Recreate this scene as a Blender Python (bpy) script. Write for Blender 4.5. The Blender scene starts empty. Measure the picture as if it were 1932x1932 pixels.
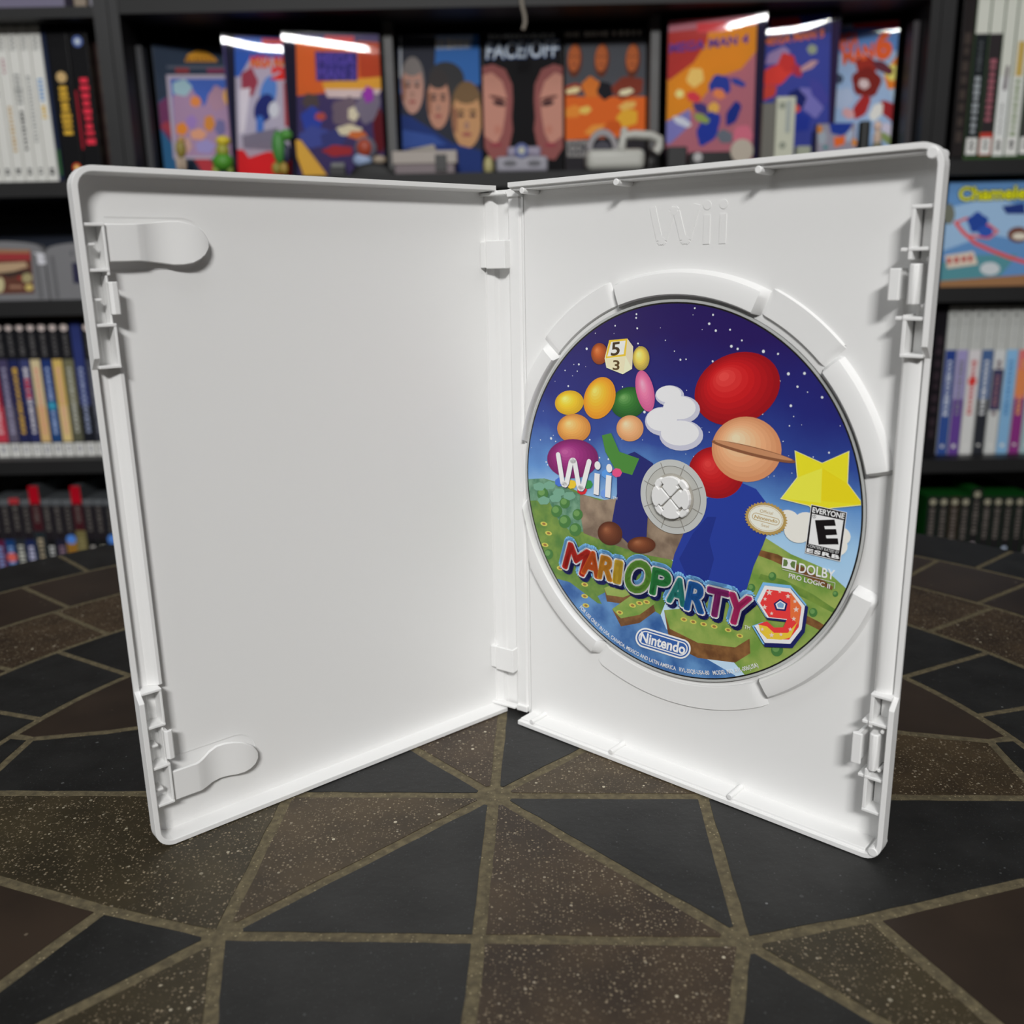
import bpy, bmesh, math, random
from mathutils import Vector, Matrix
from math import sin, cos, pi, radians, atan2, hypot
random.seed(7)
C = bpy.context.scene.collection
SC = bpy.context.scene
T = 0.75                                   # height of the table top above the floor

# ------------------------------------------------------------------ camera
F_PX, PITCH, ROLL, CAM_H = 1765.617, 0.2537686, -0.0197781, 0.1633369
LA, RA = 0.8769737, 0.8530032              # opening angles of the two covers
fw = Vector((0, cos(PITCH), -sin(PITCH)))
_r = Vector((1, 0, 0)); _u = Vector((0, sin(PITCH), cos(PITCH)))
rt = _r * cos(ROLL) + _u * sin(ROLL)
up = _u * cos(ROLL) - _r * sin(ROLL)
CAM = Vector((0, 0, T + CAM_H))
cd = bpy.data.cameras.new('camera'); co = bpy.data.objects.new('camera', cd); C.objects.link(co)
m = Matrix((rt, up, -fw)).transposed().to_4x4(); m.translation = CAM
co.matrix_world = m
cd.sensor_width = 36; cd.lens = F_PX / 1932 * 36; cd.clip_start = 0.01; cd.clip_end = 50
cd.dof.use_dof = True; cd.dof.focus_distance = 0.295; cd.dof.aperture_fstop = 13.0
SC.camera = co

# ------------------------------------------------------------------ light
w = bpy.data.worlds.new('world'); SC.world = w; w.use_nodes = True
w.node_tree.nodes['Background'].inputs[0].default_value = (0.75, 0.8, 0.9, 1)
w.node_tree.nodes['Background'].inputs[1].default_value = 0.25
def area(name, loc, target, sx, sy, power, col=(1, 1, 1)):
    l = bpy.data.lights.new(name, 'AREA'); l.shape = 'RECTANGLE'; l.size = sx; l.size_y = sy
    l.energy = power; l.color = col
    o = bpy.data.objects.new(name, l); C.objects.link(o); o.location = loc
    o.rotation_euler = (Vector(target) - Vector(loc)).to_track_quat('-Z', 'Y').to_euler()
    return o
area('ceiling_panel_light', (0.02, -2.0, 2.3), (0, 0.5, 0.95), 0.62, 0.22, 50, (1, 0.99, 0.975))
area('left_fill_light', (-1.5, -1.1, 2.3), (0.1, 0.4, 0.9), 0.9, 0.9, 9, (0.97, 0.985, 1))  # added soft fill with no real lamp behind it, brightens the right cover
area('ceiling_strip_light', (-0.05, -0.15, 2.42), (0, 0.25, 0.8), 1.1, 0.3, 4.5, (0.97, 0.985, 1))
SC.view_settings.view_transform = 'Standard'; SC.view_settings.look = 'None'
SC.view_settings.exposure = 0.1; SC.view_settings.gamma = 1.0
SC.view_settings.use_curve_mapping = False

# ------------------------------------------------------------------ helpers
def lin(c):
    c = c / 255.0
    return c / 12.92 if c <= 0.04045 else ((c + 0.055) / 1.055) ** 2.4
_mats = {}
def mat(rgb, rough=0.5, gain=1.0, metal=0.0, coat=0.0, name=None):
    key = (rgb, rough, gain, metal, coat)
    if key in _mats: return _mats[key]
    m = bpy.data.materials.new(name or 'paint_%d_%d_%d' % rgb); m.use_nodes = True
    b = m.node_tree.nodes['Principled BSDF']
    b.inputs['Base Color'].default_value = tuple(min(0.93, lin(x) * gain) for x in rgb) + (1,)
    b.inputs['Roughness'].default_value = rough; b.inputs['Metallic'].default_value = metal
    b.inputs['Coat Weight'].default_value = coat
    _mats[key] = m
    return m
GAIN = 1.25
def pr(r, g, b):                                         # printed ink
    m = mat((r, g, b), 0.4 if GAIN < 1.3 else 0.55, GAIN); m.node_tree.nodes['Principled BSDF'].inputs['Specular IOR Level'].default_value = 0.22 if GAIN < 1.3 else 0.08
    return m
def noise_mat(name, c1, c2, scale, rough=0.6, bump=0.0, speck=None, detail=6, speck_scale=90, speck_cut=0.13, streak=None):
    m = bpy.data.materials.new(name); m.use_nodes = True; nt = m.node_tree; N = nt.nodes; L = nt.links
    b = N['Principled BSDF']; b.inputs['Roughness'].default_value = rough
    tc = N.new('ShaderNodeTexCoord')
    no = N.new('ShaderNodeTexNoise'); no.inputs['Scale'].default_value = scale; no.inputs['Detail'].default_value = detail
    L.new(tc.outputs['Object'], no.inputs['Vector'])
    r = N.new('ShaderNodeValToRGB'); L.new(no.outputs['Fac'], r.inputs['Fac'])
    r.color_ramp.elements[0].position = 0.35; r.color_ramp.elements[1].position = 0.65
    r.color_ramp.elements[0].color = tuple(lin(x) for x in c1) + (1,)
    r.color_ramp.elements[1].color = tuple(lin(x) for x in c2) + (1,)
    out = r.outputs['Color']
    for sp in (speck or []):
        col, sc, cut, dens = sp
        v = N.new('ShaderNodeTexVoronoi'); v.inputs['Scale'].default_value = sc
        n2 = N.new('ShaderNodeTexNoise'); n2.inputs['Scale'].default_value = sc * 1.3; n2.inputs['Detail'].default_value = 2
        mv = N.new('ShaderNodeMixRGB'); mv.inputs[0].default_value = 0.012
        L.new(tc.outputs['Object'], n2.inputs['Vector'])
        L.new(tc.outputs['Object'], mv.inputs[1]); L.new(n2.outputs['Color'], mv.inputs[2])
        L.new(tc.outputs['Object'], v.inputs['Vector'])
        lt = N.new('ShaderNodeMath'); lt.operation = 'LESS_THAN'; lt.inputs[1].default_value = cut
        L.new(v.outputs['Distance'], lt.inputs[0])
        sx = N.new('ShaderNodeSeparateColor'); L.new(v.outputs['Color'], sx.inputs[0])
        l2 = N.new('ShaderNodeMath'); l2.operation = 'LESS_THAN'; l2.inputs[1].default_value = dens
        L.new(sx.outputs[0], l2.inputs[0])
        mu = N.new('ShaderNodeMath'); mu.operation = 'MULTIPLY'
        L.new(lt.outputs[0], mu.inputs[0]); L.new(l2.outputs[0], mu.inputs[1])
        m3 = N.new('ShaderNodeMath'); m3.operation = 'MULTIPLY'; L.new(mu.outputs[0], m3.inputs[0]); L.new(sx.outputs[1], m3.inputs[1])
        mx = N.new('ShaderNodeMixRGB'); L.new(m3.outputs[0], mx.inputs[0]); L.new(out, mx.inputs[1])
        mx.inputs[2].default_value = tuple(lin(x) for x in col) + (1,)
        out = mx.outputs[0]
    L.new(out, b.inputs['Base Color'])
    if bump:
        bp = N.new('ShaderNodeBump'); bp.inputs['Strength'].default_value = bump; bp.inputs['Distance'].default_value = 0.0005
        n4 = N.new('ShaderNodeTexNoise'); n4.inputs['Scale'].default_value = scale * 6; n4.inputs['Detail'].default_value = 4
        L.new(tc.outputs['Object'], n4.inputs['Vector']); L.new(n4.outputs['Fac'], bp.inputs['Height'])
        L.new(bp.outputs['Normal'], b.inputs['Normal'])
    return m

LOC = {}
def tag(o, label, cat, group=None, kind=None):
    if label: o['label'] = label
    if cat: o['category'] = cat
    if group: o['group'] = group
    if kind: o['kind'] = kind
    return o
def thing(name, label, cat, loc, group=None):
    o = bpy.data.objects.new(name, None); C.objects.link(o); o.location = loc; o.empty_display_size = 0.01
    LOC[o] = Vector(loc); tag(o, label, cat, group); return o

class MB:
    """collects faces in world coordinates; build() links them as one mesh object"""
    def __init__(s): s.v = []; s.f = []; s.mi = []; s.mats = []
    def add(s, vs, fs, m):
        if m not in s.mats: s.mats.append(m)
        k = len(s.v); s.v += [Vector(x) for x in vs]
        for f in fs: s.f.append([i + k for i in f]); s.mi.append(s.mats.index(m))
        return s
    def box(s, a, b, m):
        (x0, y0, z0), (x1, y1, z1) = a, b
        vs = [(x, y, z) for z in (z0, z1) for y in (y0, y1) for x in (x0, x1)]
        return s.add(vs, [(0, 2, 3, 1), (4, 5, 7, 6), (0, 1, 5, 4), (2, 6, 7, 3), (0, 4, 6, 2), (1, 3, 7, 5)], m)
    def fbox(s, F, u0, u1, w0, w1, v0, v1, m):
        vs = [F(u, ww, v) for v in (v0, v1) for ww in (w0, w1) for u in (u0, u1)]
        return s.add(vs, [(0, 2, 3, 1), (4, 5, 7, 6), (0, 1, 5, 4), (2, 6, 7, 3), (0, 4, 6, 2), (1, 3, 7, 5)], m)
    def loft(s, loops, m, closed=True, cap0=True, cap1=True):
        n = len(loops[0]); vs = [p for l in loops for p in l]; fs = []
        for i in range(len(loops) - 1):
            for j in range(n if closed else n - 1):
                k = (j + 1) % n; fs.append((i * n + j, i * n + k, (i + 1) * n + k, (i + 1) * n + j))
        if closed and cap0: fs.append(tuple(range(n)))
        if closed and cap1: fs.append(tuple((len(loops) - 1) * n + j for j in range(n)))
        return s.add(vs, fs, m)
    def prism(s, F, poly, w0, w1, m):       # poly in (u, v)
        return s.loft([[F(u, w0, v) for u, v in poly], [F(u, w1, v) for u, v in poly]], m)
    def cyl(s, F, cu, cv, r, w0, w1, m, n=20, r2=None):
        r2 = r if r2 is None else r2
        P = lambda rr, ww: [F(cu + rr * cos(2 * pi * i / n), ww, cv + rr * sin(2 * pi * i / n)) for i in range(n)]
        return s.loft([P(r, w0), P(r2, w1)], m)
    def build(s, name, parent=None, bevel=0, smooth=False, org=None, recalc=True, seg=2):
        if parent is not None: o0 = LOC[parent]
        elif org is not None: o0 = Vector(org)
        else:
            lo = [min(v[i] for v in s.v) for i in range(3)]; hi = [max(v[i] for v in s.v) for i in range(3)]
            o0 = Vector(((lo[0] + hi[0]) / 2, (lo[1] + hi[1]) / 2, lo[2]))
        me = bpy.data.meshes.new(name)
        me.from_pydata([tuple(v - o0) for v in s.v], [], s.f)
        for m in s.mats: me.materials.append(m)
        me.polygons.foreach_set('material_index', s.mi)
        if recalc:
            bm = bmesh.new(); bm.from_mesh(me); bmesh.ops.recalc_face_normals(bm, faces=bm.faces); bm.to_mesh(me); bm.free()
        if smooth:
            for p in me.polygons: p.use_smooth = True
            try: me.set_sharp_from_angle(angle=radians(40))
            except Exception: pass
        me.update()
        o = bpy.data.objects.new(name, me); C.objects.link(o)
        if parent is not None: o.parent = parent; LOC[o] = o0
        else: o.location = o0; LOC[o] = o0
        if bevel:
            b = o.modifiers.new('bevel', 'BEVEL'); b.width = bevel; b.segments = seg; b.limit_method = 'ANGLE'; b.angle_limit = radians(35)
        return o

def ray(x, y): return fw + rt * ((x - 966) / F_PX) - up * ((y - 966) / F_PX)
def atY(x, y, Y):
    d = ray(x, y); return CAM + d * (Y / d.y)
def onz(x, y, z=T):
    d = ray(x, y); return CAM + d * ((z - CAM.z) / d.z)

# ---- lettering: font outlines turned into flat faces, cached as 2D
_tx = {}
def text2d(s, off=0.0, shear=0.0, space=1.0):
    k = (s, off, shear, space)
    if k in _tx: return _tx[k]
    cu = bpy.data.curves.new('t', 'FONT'); cu.body = s; cu.size = 1; cu.offset = off; cu.shear = shear
    cu.space_character = space; cu.resolution_u = 4
    o = bpy.data.objects.new('t', cu); C.objects.link(o)
    dg = bpy.context.evaluated_depsgraph_get(); me = bpy.data.meshes.new_from_object(o.evaluated_get(dg))
    vs = [(v.co.x, v.co.y) for v in me.vertices]; fs = [tuple(p.vertices) for p in me.polygons]
    bpy.data.objects.remove(o); bpy.data.curves.remove(cu); bpy.data.meshes.remove(me)
    _tx[k] = (vs, fs); return vs, fs

class Print:
    """flat printed layers on a plane; local 2D (a, b) along ex, ey; n points to the viewer"""
    def __init__(s, O, ex, ey, n, step=4e-6, lift=2e-5, zoom=(0, 0, 1)):
        s.O, s.ex, s.ey, s.n, s.step, s.h, s.z = Vector(O), Vector(ex), Vector(ey), Vector(n), step, lift, zoom
        s.mb = MB(); s.clipR = None
    def px(s, x, y):
        zx, zy, k = s.z; d = ray(zx + x / k, zy + y / k)
        t = ((s.O - CAM).dot(s.n)) / d.dot(s.n); q = CAM + d * t - s.O
        return q.dot(s.ex), q.dot(s.ey)
    def P(s, a, b): return s.O + s.ex * a + s.ey * b + s.n * s.h
    def raw(s, vs, fs, m): s.mb.add([s.P(a, b) for a, b in vs], fs, m); return s
    def up(s): s.h += s.step; return s
    def loc(s, pts, m):
        if s.clipR: pts = clipc(pts, s.clipR)
        if len(pts) >= 3: s.up().raw(pts, [tuple(range(len(pts)))], m)
        return s
    def poly(s, pts, m): return s.loc([s.px(*p) for p in pts], m)
    def ell(s, cx, cy, rx, ry, m, rot=0, n=28, a0=0, a1=360, wob=0):
        pts = []
        for i in range(n + (0 if a1 - a0 >= 360 else 1)):
            t = radians(a0 + (a1 - a0) * i / n); k = 1 + (wob * sin(5 * t + cx) if wob else 0)
            X, Y = rx * cos(t) * k, ry * sin(t) * k; c, q = cos(radians(rot)), sin(radians(rot))
            pts.append((cx + X * c - Y * q, cy + X * q + Y * c))
        return s.poly(pts, m)
    def text(s, st, p0, p1, p2, m, off=0.0, shear=0.0, dx=0, dy=0, local=False, space=1.0, noup=False, halo=0.0):
        if halo:
            for k in range(14):
                a = 2 * pi * k / 14; s.text(st, p0, p1, p2, m, 0, shear, dx + halo * cos(a), dy + halo * sin(a), local, space, k > 0)
            noup = True
        if not local: p0, p1, p2 = s.px(*p0), s.px(*p1), s.px(*p2)
        b, _ = text2d(st, 0.0, shear, space); xs = [q[0] for q in b]; ys = [q[1] for q in b]
        x0, x1 = min(xs), max(xs); y1 = max(ys); y0 = 0.0 if min(ys) > -0.3 else min(ys)
        vs, fs = text2d(st, off, shear, space)
        ax, ay = (p1[0] - p0[0]) / (x1 - x0), (p1[1] - p0[1]) / (x1 - x0)
        bx, by = (p2[0] - p0[0]) / (y1 - y0), (p2[1] - p0[1]) / (y1 - y0)
        if not noup: s.up()
        s.raw([(p0[0] + (x - x0) * ax + (y - y0) * bx + dx, p0[1] + (x - x0) * ay + (y - y0) * by + dy) for x, y in vs], fs, m)
        return s
    def stroke(s, pts, wd, m, local=False, caps=True):
        if not local: pts = [s.px(*p) for p in pts]
        s.up()
        for (a, b) in zip(pts, pts[1:]):
            dx, dy = b[0] - a[0], b[1] - a[1]; l = hypot(dx, dy) or 1; nx, ny = -dy / l * wd / 2, dx / l * wd / 2
            s.raw([(a[0] + nx, a[1] + ny), (a[0] - nx, a[1] - ny), (b[0] - nx, b[1] - ny), (b[0] + nx, b[1] + ny)], [(0, 1, 2, 3)], m)
        if caps:
            s.up()
            for a in pts: s.raw([(a[0] + wd / 2 * cos(t * pi / 6), a[1] + wd / 2 * sin(t * pi / 6)) for t in range(12)], [tuple(range(12))], m)
        return s
    def marks(s, p0, p1, hgt, m, n=7, seed=0):      # unreadable, blurred title: a row of small strokes
        R = random.Random(seed); a, b = s.px(*p0), s.px(*p1); s.up()
        dx, dy = b[0] - a[0], b[1] - a[1]; l = hypot(dx, dy); ux, uy = dx / l, dy / l; t = 0
        k = l / n
        for i in range(n):
            wd = k * R.uniform(.5, .82); t0 = i * k; hh = hgt * R.uniform(.7, 1)
            q = [(t0, -hh / 2), (t0 + wd, -hh / 2), (t0 + wd, hh / 2), (t0, hh / 2)]
            s.raw([(a[0] + x * ux - y * uy, a[1] + x * uy + y * ux) for x, y in q], [(0, 1, 2, 3)], m)
        return s
    def build(s, name, parent, label=None):
        o = s.mb.build(name, parent, recalc=False)
        if label: o['label'] = label
        return o
def clipc(pts, R, n=96):
    out = pts
    for i in range(n):
        a = 2 * pi * i / n; nx, ny = cos(a), sin(a); src = out; out = []
        if not src: return []
        for j in range(len(src)):
            p, q = src[j - 1], src[j]; dp, dq = p[0] * nx + p[1] * ny - R, q[0] * nx + q[1] * ny - R
            if dp * dq < 0:
                t = dp / (dp - dq); out.append((p[0] + (q[0] - p[0]) * t, p[1] + (q[1] - p[1]) * t))
            if dq <= 0: out.append(q)
    return out
def frame(O, ex, en):                        # local (u, w, v): u along ex, w away from viewer, v up
    O, ex, en = Vector(O), Vector(ex), Vector(en)
    return lambda u, w_, v: O + ex * u + en * w_ + Vector((0, 0, v))
def XYZ(O=(0, 0, 0)): return frame(O, (1, 0, 0), (0, 1, 0))

# ------------------------------------------------------------------ room shell
M_wall = noise_mat('wall_paint', (92, 90, 88), (98, 96, 94), 3, 0.8)
M_wallf = noise_mat('dark_wall_paint', (50, 49, 48), (56, 55, 54), 3, 0.8)
M_ceil = noise_mat('ceiling_paint', (120, 120, 118), (128, 128, 126), 3, 0.9)
M_floor = noise_mat('floor_carpet', (70, 66, 62), (92, 88, 82), 60, 0.95, 0.3)
def struct(name, a, b, m):
    o = MB().box(a, b, m).build(name); o['kind'] = 'structure'; return o
struct('floor', (-2.3, -2.6, -0.1), (2.3, 1.75, 0), M_floor)
struct('ceiling', (-2.3, -2.6, 2.5), (2.3, 1.75, 2.6), M_ceil)
struct('wall_back', (-2.3, 1.65, 0), (2.3, 1.75, 2.5), M_wall)
struct('wall_left', (-2.4, -2.6, 0), (-2.3, 1.75, 2.5), M_wall)
struct('wall_right', (2.3, -2.6, 0), (2.4, 1.75, 2.5), M_wall)
struct('wall_front', (-2.3, -2.7, 0), (2.3, -2.6, 2.5), M_wallf)

# ------------------------------------------------------------------ round mosaic table
TC = Vector((-0.00759, 0.26817, 0)); TROT = radians(-2.6); TR = 0.389
SPK = [((128, 114, 92), 1500, 0.36, 0.4), ((165, 155, 135), 480, 0.2, 0.2), ((150, 136, 112), 850, 0.3, 0.35), ((205, 196, 172), 230, 0.13, 0.2)]
M_grout = noise_mat('sandy_grout', (82, 74, 55), (108, 98, 73), 420, 0.85, 0.35, [((150, 138, 108), 900, 0.25, 0.4)])
M_slate = [noise_mat('slate_%d' % i, a, b, 60, 0.55, 0.3, [((120, 122, 122), 110, 0.06, 0.35), ((84, 86, 86), 500, 0.14, 0.25), ((54, 56, 56), 1400, 0.3, 0.3)])
           for i, (a, b) in enumerate([((27, 27, 26), (38, 38, 37)), ((23, 23, 22), (34, 34, 33))])]
M_brown = [noise_mat('speckled_stone_%d' % i, a, b, 45, 0.55, 0.25, SPK)
           for i, (a, b) in enumerate([((54, 44, 30), (75, 62, 43)), ((50, 39, 28), (69, 55, 39)), ((47, 41, 27), (64, 56, 38))])]
M_bdark = noise_mat('brown_stone', (42, 34, 28), (58, 47, 38), 18, 0.45, 0.1, [((120, 108, 92), 200, 0.1, 0.15)])
def tw(x, y, z=0.0):
    x, y = x / 1000, y / 1000
    return Vector((TC.x + x * cos(TROT) - y * sin(TROT), TC.y + x * sin(TROT) + y * cos(TROT), T + z))
def inset(poly, g):
    n = len(poly); A = sum(poly[i - 1][0] * poly[i][1] - poly[i][0] * poly[i - 1][1] for i in range(n))
    sg = 1 if A > 0 else -1; L = []
    for i in range(n):
        a, b = poly[i], poly[(i + 1) % n]; dx, dy = b[0] - a[0], b[1] - a[1]; l = hypot(dx, dy)
        nx, ny = -dy / l * sg, dx / l * sg; L.append((a[0] + nx * g, a[1] + ny * g, dx / l, dy / l))
    out = []
    for i in range(n):
        p, q = L[i - 1], L[i]; den = p[2] * q[3] - p[3] * q[2]
        if abs(den) < 0.02: out.append((q[0], q[1])); continue
        t = ((q[0] - p[0]) * q[3] - (q[1] - p[1]) * q[2]) / den
        out.append((p[0] + p[2] * t, p[1] + p[3] * t))
    return out
def rotp(p, a): c, s_ = cos(a), sin(a); return [(x * c - y * s_, x * s_ + y * c) for x, y in p]
table = thing('mosaic_table', 'round table topped with dark slate and speckled brown stone tiles in sandy grout', 'table', (TC.x, TC.y, 0))
tb = MB()
def tile(poly, m, g=1.75):
    p = inset(poly, g); n = len(p); d = []
    if n <= 8:                               # blunt the sharp corners, as worn stone
        q = []
        for i in range(n):
            a, b, c = Vector(p[i - 1]), Vector(p[i]), Vector(p[(i + 1) % n]); u, v = (a - b), (c - b); an = u.angle(v) if u.length and v.length else 3
            if an < 1.3: k = 1.1 if an > .9 else 1.5; q += [tuple(b + u.normalized() * k), tuple(b + v.normalized() * k)]
            else: q.append(tuple(b))
        p = q; n = len(p)
    for i in range(n):                       # subdivide + wobble so the edges read as hand-cut stone
        a, b = p[i], p[(i + 1) % n]; l = hypot(b[0] - a[0], b[1] - a[1]); k = max(1, int(l / 6))
        for j in range(k):
            t = j / k; w_ = 0.22 if j else 0.0
            if n > 9: w_ = 0.1
            d.append((a[0] + (b[0] - a[0]) * t + random.uniform(-w_, w_), a[1] + (b[1] - a[1]) * t + random.uniform(-w_, w_)))
    tb.loft([[tw(x, y, -0.0012) for x, y in d], [tw(x, y, -0.0001) for x, y in d]], m, cap0=False)
S = 66.5
def arc(r, a0, a1, n=8): return [(r * cos(radians(a0 + (a1 - a0) * i / n)), r * sin(radians(a0 + (a1 - a0) * i / n))) for i in range(n + 1)]
for j in range(8):
    k, odd = j // 2, j % 2
    f = (lambda P: rotp(P, k * pi / 2)) if not odd else (lambda P: rotp([(y, x) for x, y in P], k * pi / 2))
    dark = odd
    br = M_brown[[0, 0, 1, 0, 0, 2, 1, 0][j]]; c0 = M_slate[j % 2 if j < 4 else 0] if dark else br
    br2 = M_brown[[0, 0, 0, 0, 2, 0, 1, 1][j]]
    tile(f([(0, 0), (S, 0), (S, S)]), c0)
    tile(f([(S, 0), (S, S), (101, 57), (146, 42), (172.5, 36.5), (172.5, 0)]), M_slate[0] if dark else br2)
    tile(f([(S, S), (101, 57), (132, 128), (130.8, 130.8)]), M_brown[2] if dark else M_slate[1])
    tile(f([(101, 57), (146, 42), (172.5, 36.5)] + arc(185, 12.2, 44, 7)), M_bdark)
    tile(f([(172.5, 36.5), (172.5, 0), (185, 0)] + arc(185, 2, 11.8, 3)), M_slate[1], 1.2)
def ring(r0, r1, angs, ms, g=1.5):
    angs = sorted(a % 360 for a in angs); angs.append(angs[0] + 360)
    for i, (a, b) in enumerate(zip(angs, angs[1:])):
        n = max(4, int((b - a) / 2))
        tile(arc(r0, a, b, n) + arc(r1, b, a, n), ms[(i * 5 + i // 3) % len(ms)], g)
def fill(fix, step):
    fix = sorted(x + 2.6 for x in fix); out = []
    for a, b in zip(fix, fix[1:] + [fix[0] + 360]):
        n = max(1, round((b - a) / step)); out += [a + (b - a) * i / n for i in range(n)]
    return out
ring(185, 236, fill([15, 26.5, 147.5, 161], 12.3), [M_slate[0], M_slate[1], M_slate[0], M_slate[1], M_slate[0]])
ring(236, 288, fill([22, 33.5, 141.5, 153], 11.5), [M_bdark, M_brown[1], M_bdark])
ring(288, 341, fill([35, 43.5, 140], 9), [M_bdark])
ring(341, 389.5, fill([40, 134], 10.5), [M_slate[0], M_slate[1]])
tb.build('tile_mosaic', table)
F0 = XYZ((TC.x, TC.y, 0))
def zcyl(mb, cx, cy, prof, m, n=48):
    mb.loft([[Vector((cx + r * cos(2 * pi * i / n), cy + r * sin(2 * pi * i / n), z)) for i in range(n)] for z, r in prof], m)
mb = MB(); zcyl(mb, TC.x, TC.y, [(T - .03, TR - .002), (T - .0003, TR - .002)], M_grout, 128); mb.build('grout_bed', table)
M_iron = mat((30, 30, 32), 0.5, 1)
mb = MB(); zcyl(mb, TC.x, TC.y, [(T - .05, TR - .03), (T - .03, TR - .02)], M_iron, 96); mb.build('apron', table)
mb = MB(); zcyl(mb, TC.x, TC.y, [(.04, .06), (.1, .035), (.6, .03), (T - .05, .09)], M_iron, 32); mb.build('pedestal', table, smooth=True)
mb = MB(); zcyl(mb, TC.x, TC.y, [(0.001, .26), (.015, .26), (.04, .06)], M_iron, 48); mb.build('base_plate', table)

# ------------------------------------------------------------------ open game case
def plastic(name, rgb=(238, 238, 237)):
    m = bpy.data.materials.new(name); m.use_nodes = True; nt = m.node_tree; N = nt.nodes; L = nt.links
    b = N['Principled BSDF']; b.inputs['Base Color'].default_value = tuple(lin(x) for x in rgb) + (1,)
    b.inputs['Roughness'].default_value = 0.42; b.inputs['Subsurface Weight'].default_value = 0.0
    tc = N.new('ShaderNodeTexCoord'); no = N.new('ShaderNodeTexNoise'); no.inputs['Scale'].default_value = 1800
    bp = N.new('ShaderNodeBump'); bp.inputs['Strength'].default_value = 0.12; bp.inputs['Distance'].default_value = 0.00008
    L.new(tc.outputs['Object'], no.inputs['Vector']); L.new(no.outputs['Fac'], bp.inputs['Height']); L.new(bp.outputs['Normal'], b.inputs['Normal'])
    return m
M_white = plastic('white_plastic')
H, WL, WR = 0.190, 0.1335, 0.1328
dL = Vector((-sin(LA), -cos(LA), 0)); nL = Vector((-cos(LA), sin(LA), 0)); OL = Vector((-0.0031273, 0.3266713, T + .0002))
dR = Vector((sin(RA), -cos(RA), 0)); nR = Vector((cos(RA), sin(RA), 0)); OR = Vector((0.0010622, 0.3155683, T + .0002))
_FL, _FR = frame(OL, dL, nL), frame(OR, dR, nR)
FL = lambda u, w_, v: _FL(u / 1000, w_ / 1000, v / 1000)      # millimetres
FR = lambda u, w_, v: _FR(u / 1000, w_ / 1000, v / 1000)
case = thing('game_case', 'open white plastic game case standing upright on the round mosaic table', 'game case', (0, 0.3215, T))

def cover(F, W, Wf, Wb, u0, name, lo=(49, 140.5), drop=3.0):
    # path round the three outer edges as (u, v, inward normal)
    R = 5.5; path = []
    def add(u, v, nx, ny): path.append((u, v, nx, ny))
    for u in (u0, 40, 80, W - R): add(u, 0, 0, 1)
    for i in range(1, 8):
        a = -pi / 2 + i * pi / 16; add(W - R + R * cos(a), R + R * sin(a), -cos(a), -sin(a))
    for v in (R, 20, lo[0] - 2.5, lo[0] + .5, 80, 110, lo[1] - .5, lo[1] + 2.5, 170, 190 - R): add(W, v, -1, 0)
    for i in range(1, 8):
        a = i * pi / 16; add(W - R + R * cos(a), 190 - R + R * sin(a), -cos(a), -sin(a))
    for u in (W - R, 80, 40, u0): add(u, 190, 0, -1)
    prof = [(0, 0), (0, 4), (.8, 5.6), (2.6, Wb), (5, Wb), (5, Wf + .02), (1.9, Wf + .02), (1.55, .15), (1.4, 0)]
    loops = []
    for u, v, nx, ny in path:
        mid = (abs(nx + 1) < 1e-6 and lo[0] <= v <= lo[1]); d = drop if mid else 0
        loops.append([F(u + nx * i_, (w_ + d if w_ < 1 else w_), v + ny * i_) for i_, w_ in prof])
    mb = MB(); mb.loft(loops, M_white)
    # floor plate
    pl = [(u0, 3)] + [(u + nx * 4, v + ny * 4) for u, v, nx, ny in path[1:-1]] + [(u0, 187)]
    mb.prism(F, pl, Wf, Wb - .03, M_white)
    return mb
mb = cover(FL, 133.5, 6.0, 7.0, 0, 'front_cover')
front = mb.build('front_cover', case, bevel=0.00025)
mb = cover(FR, 132.8, 8.0, 9.3, -0.6, 'tray_cover')
tray = mb.build('tray_cover', case, bevel=0.00025)

# left cover: latch channel, ribs, tabs, booklet clips
mb = MB(); W_ = M_white
for v0, v1 in ((163.6, 176), (140.5, 151.4), (37.8, 49), (13.2, 25.2)): mb.fbox(FL, 126.6, 127.3, .9, 6, v0, v1, W_)
for v0, v1 in ((151.4, 163.6), (25.2, 37.8)): mb.fbox(FL, 127.0, 127.6, 2.0, 6, v0, v1, W_)
for v in (176, 164.9, 151.2, 140.6, 49, 38.2, 25.3, 13.3): mb.fbox(FL, 126.6, 132.2, .8, 6, v - .4, v + .4, W_)
for v in (171.2, 157.6, 32, 18): mb.fbox(FL, 129.2, 132.2, 1.6, 6, v - .35, v + .35, W_)
mb.fbox(FL, 129.6, 132.0, 5.2, 6.2, 13.4, 176, W_)
mb.build('latch_channel', front, bevel=0.00018)
mb = MB()
prof = [(131.9, 6.1), (131.9, 5.3), (129.2, 5.0), (127.2, 3.6), (126.4, 3.2), (125.4, 3.3), (125.1, 6.1)]
mb.loft([[FL(u, w_, v) for u, w_ in prof] for v in (49.4, 140.2)], W_)
mb.build('edge_groove', front, bevel=0.0002)
for v0, v1 in ((153.8, 162), (27.3, 36.2)):
    mb = MB(); pr_ = [(127.6, 6), (127.5, .6), (126.9, -.3), (125.6, -.2), (125.1, .6), (125.5, 1.0), (126.3, .9), (126.4, 6)]
    mb.loft([[FL(u, w_, v) for u, w_ in pr_] for v in (v0, v1)], W_); mb.build('snap_tab', front, bevel=0.0002)
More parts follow.
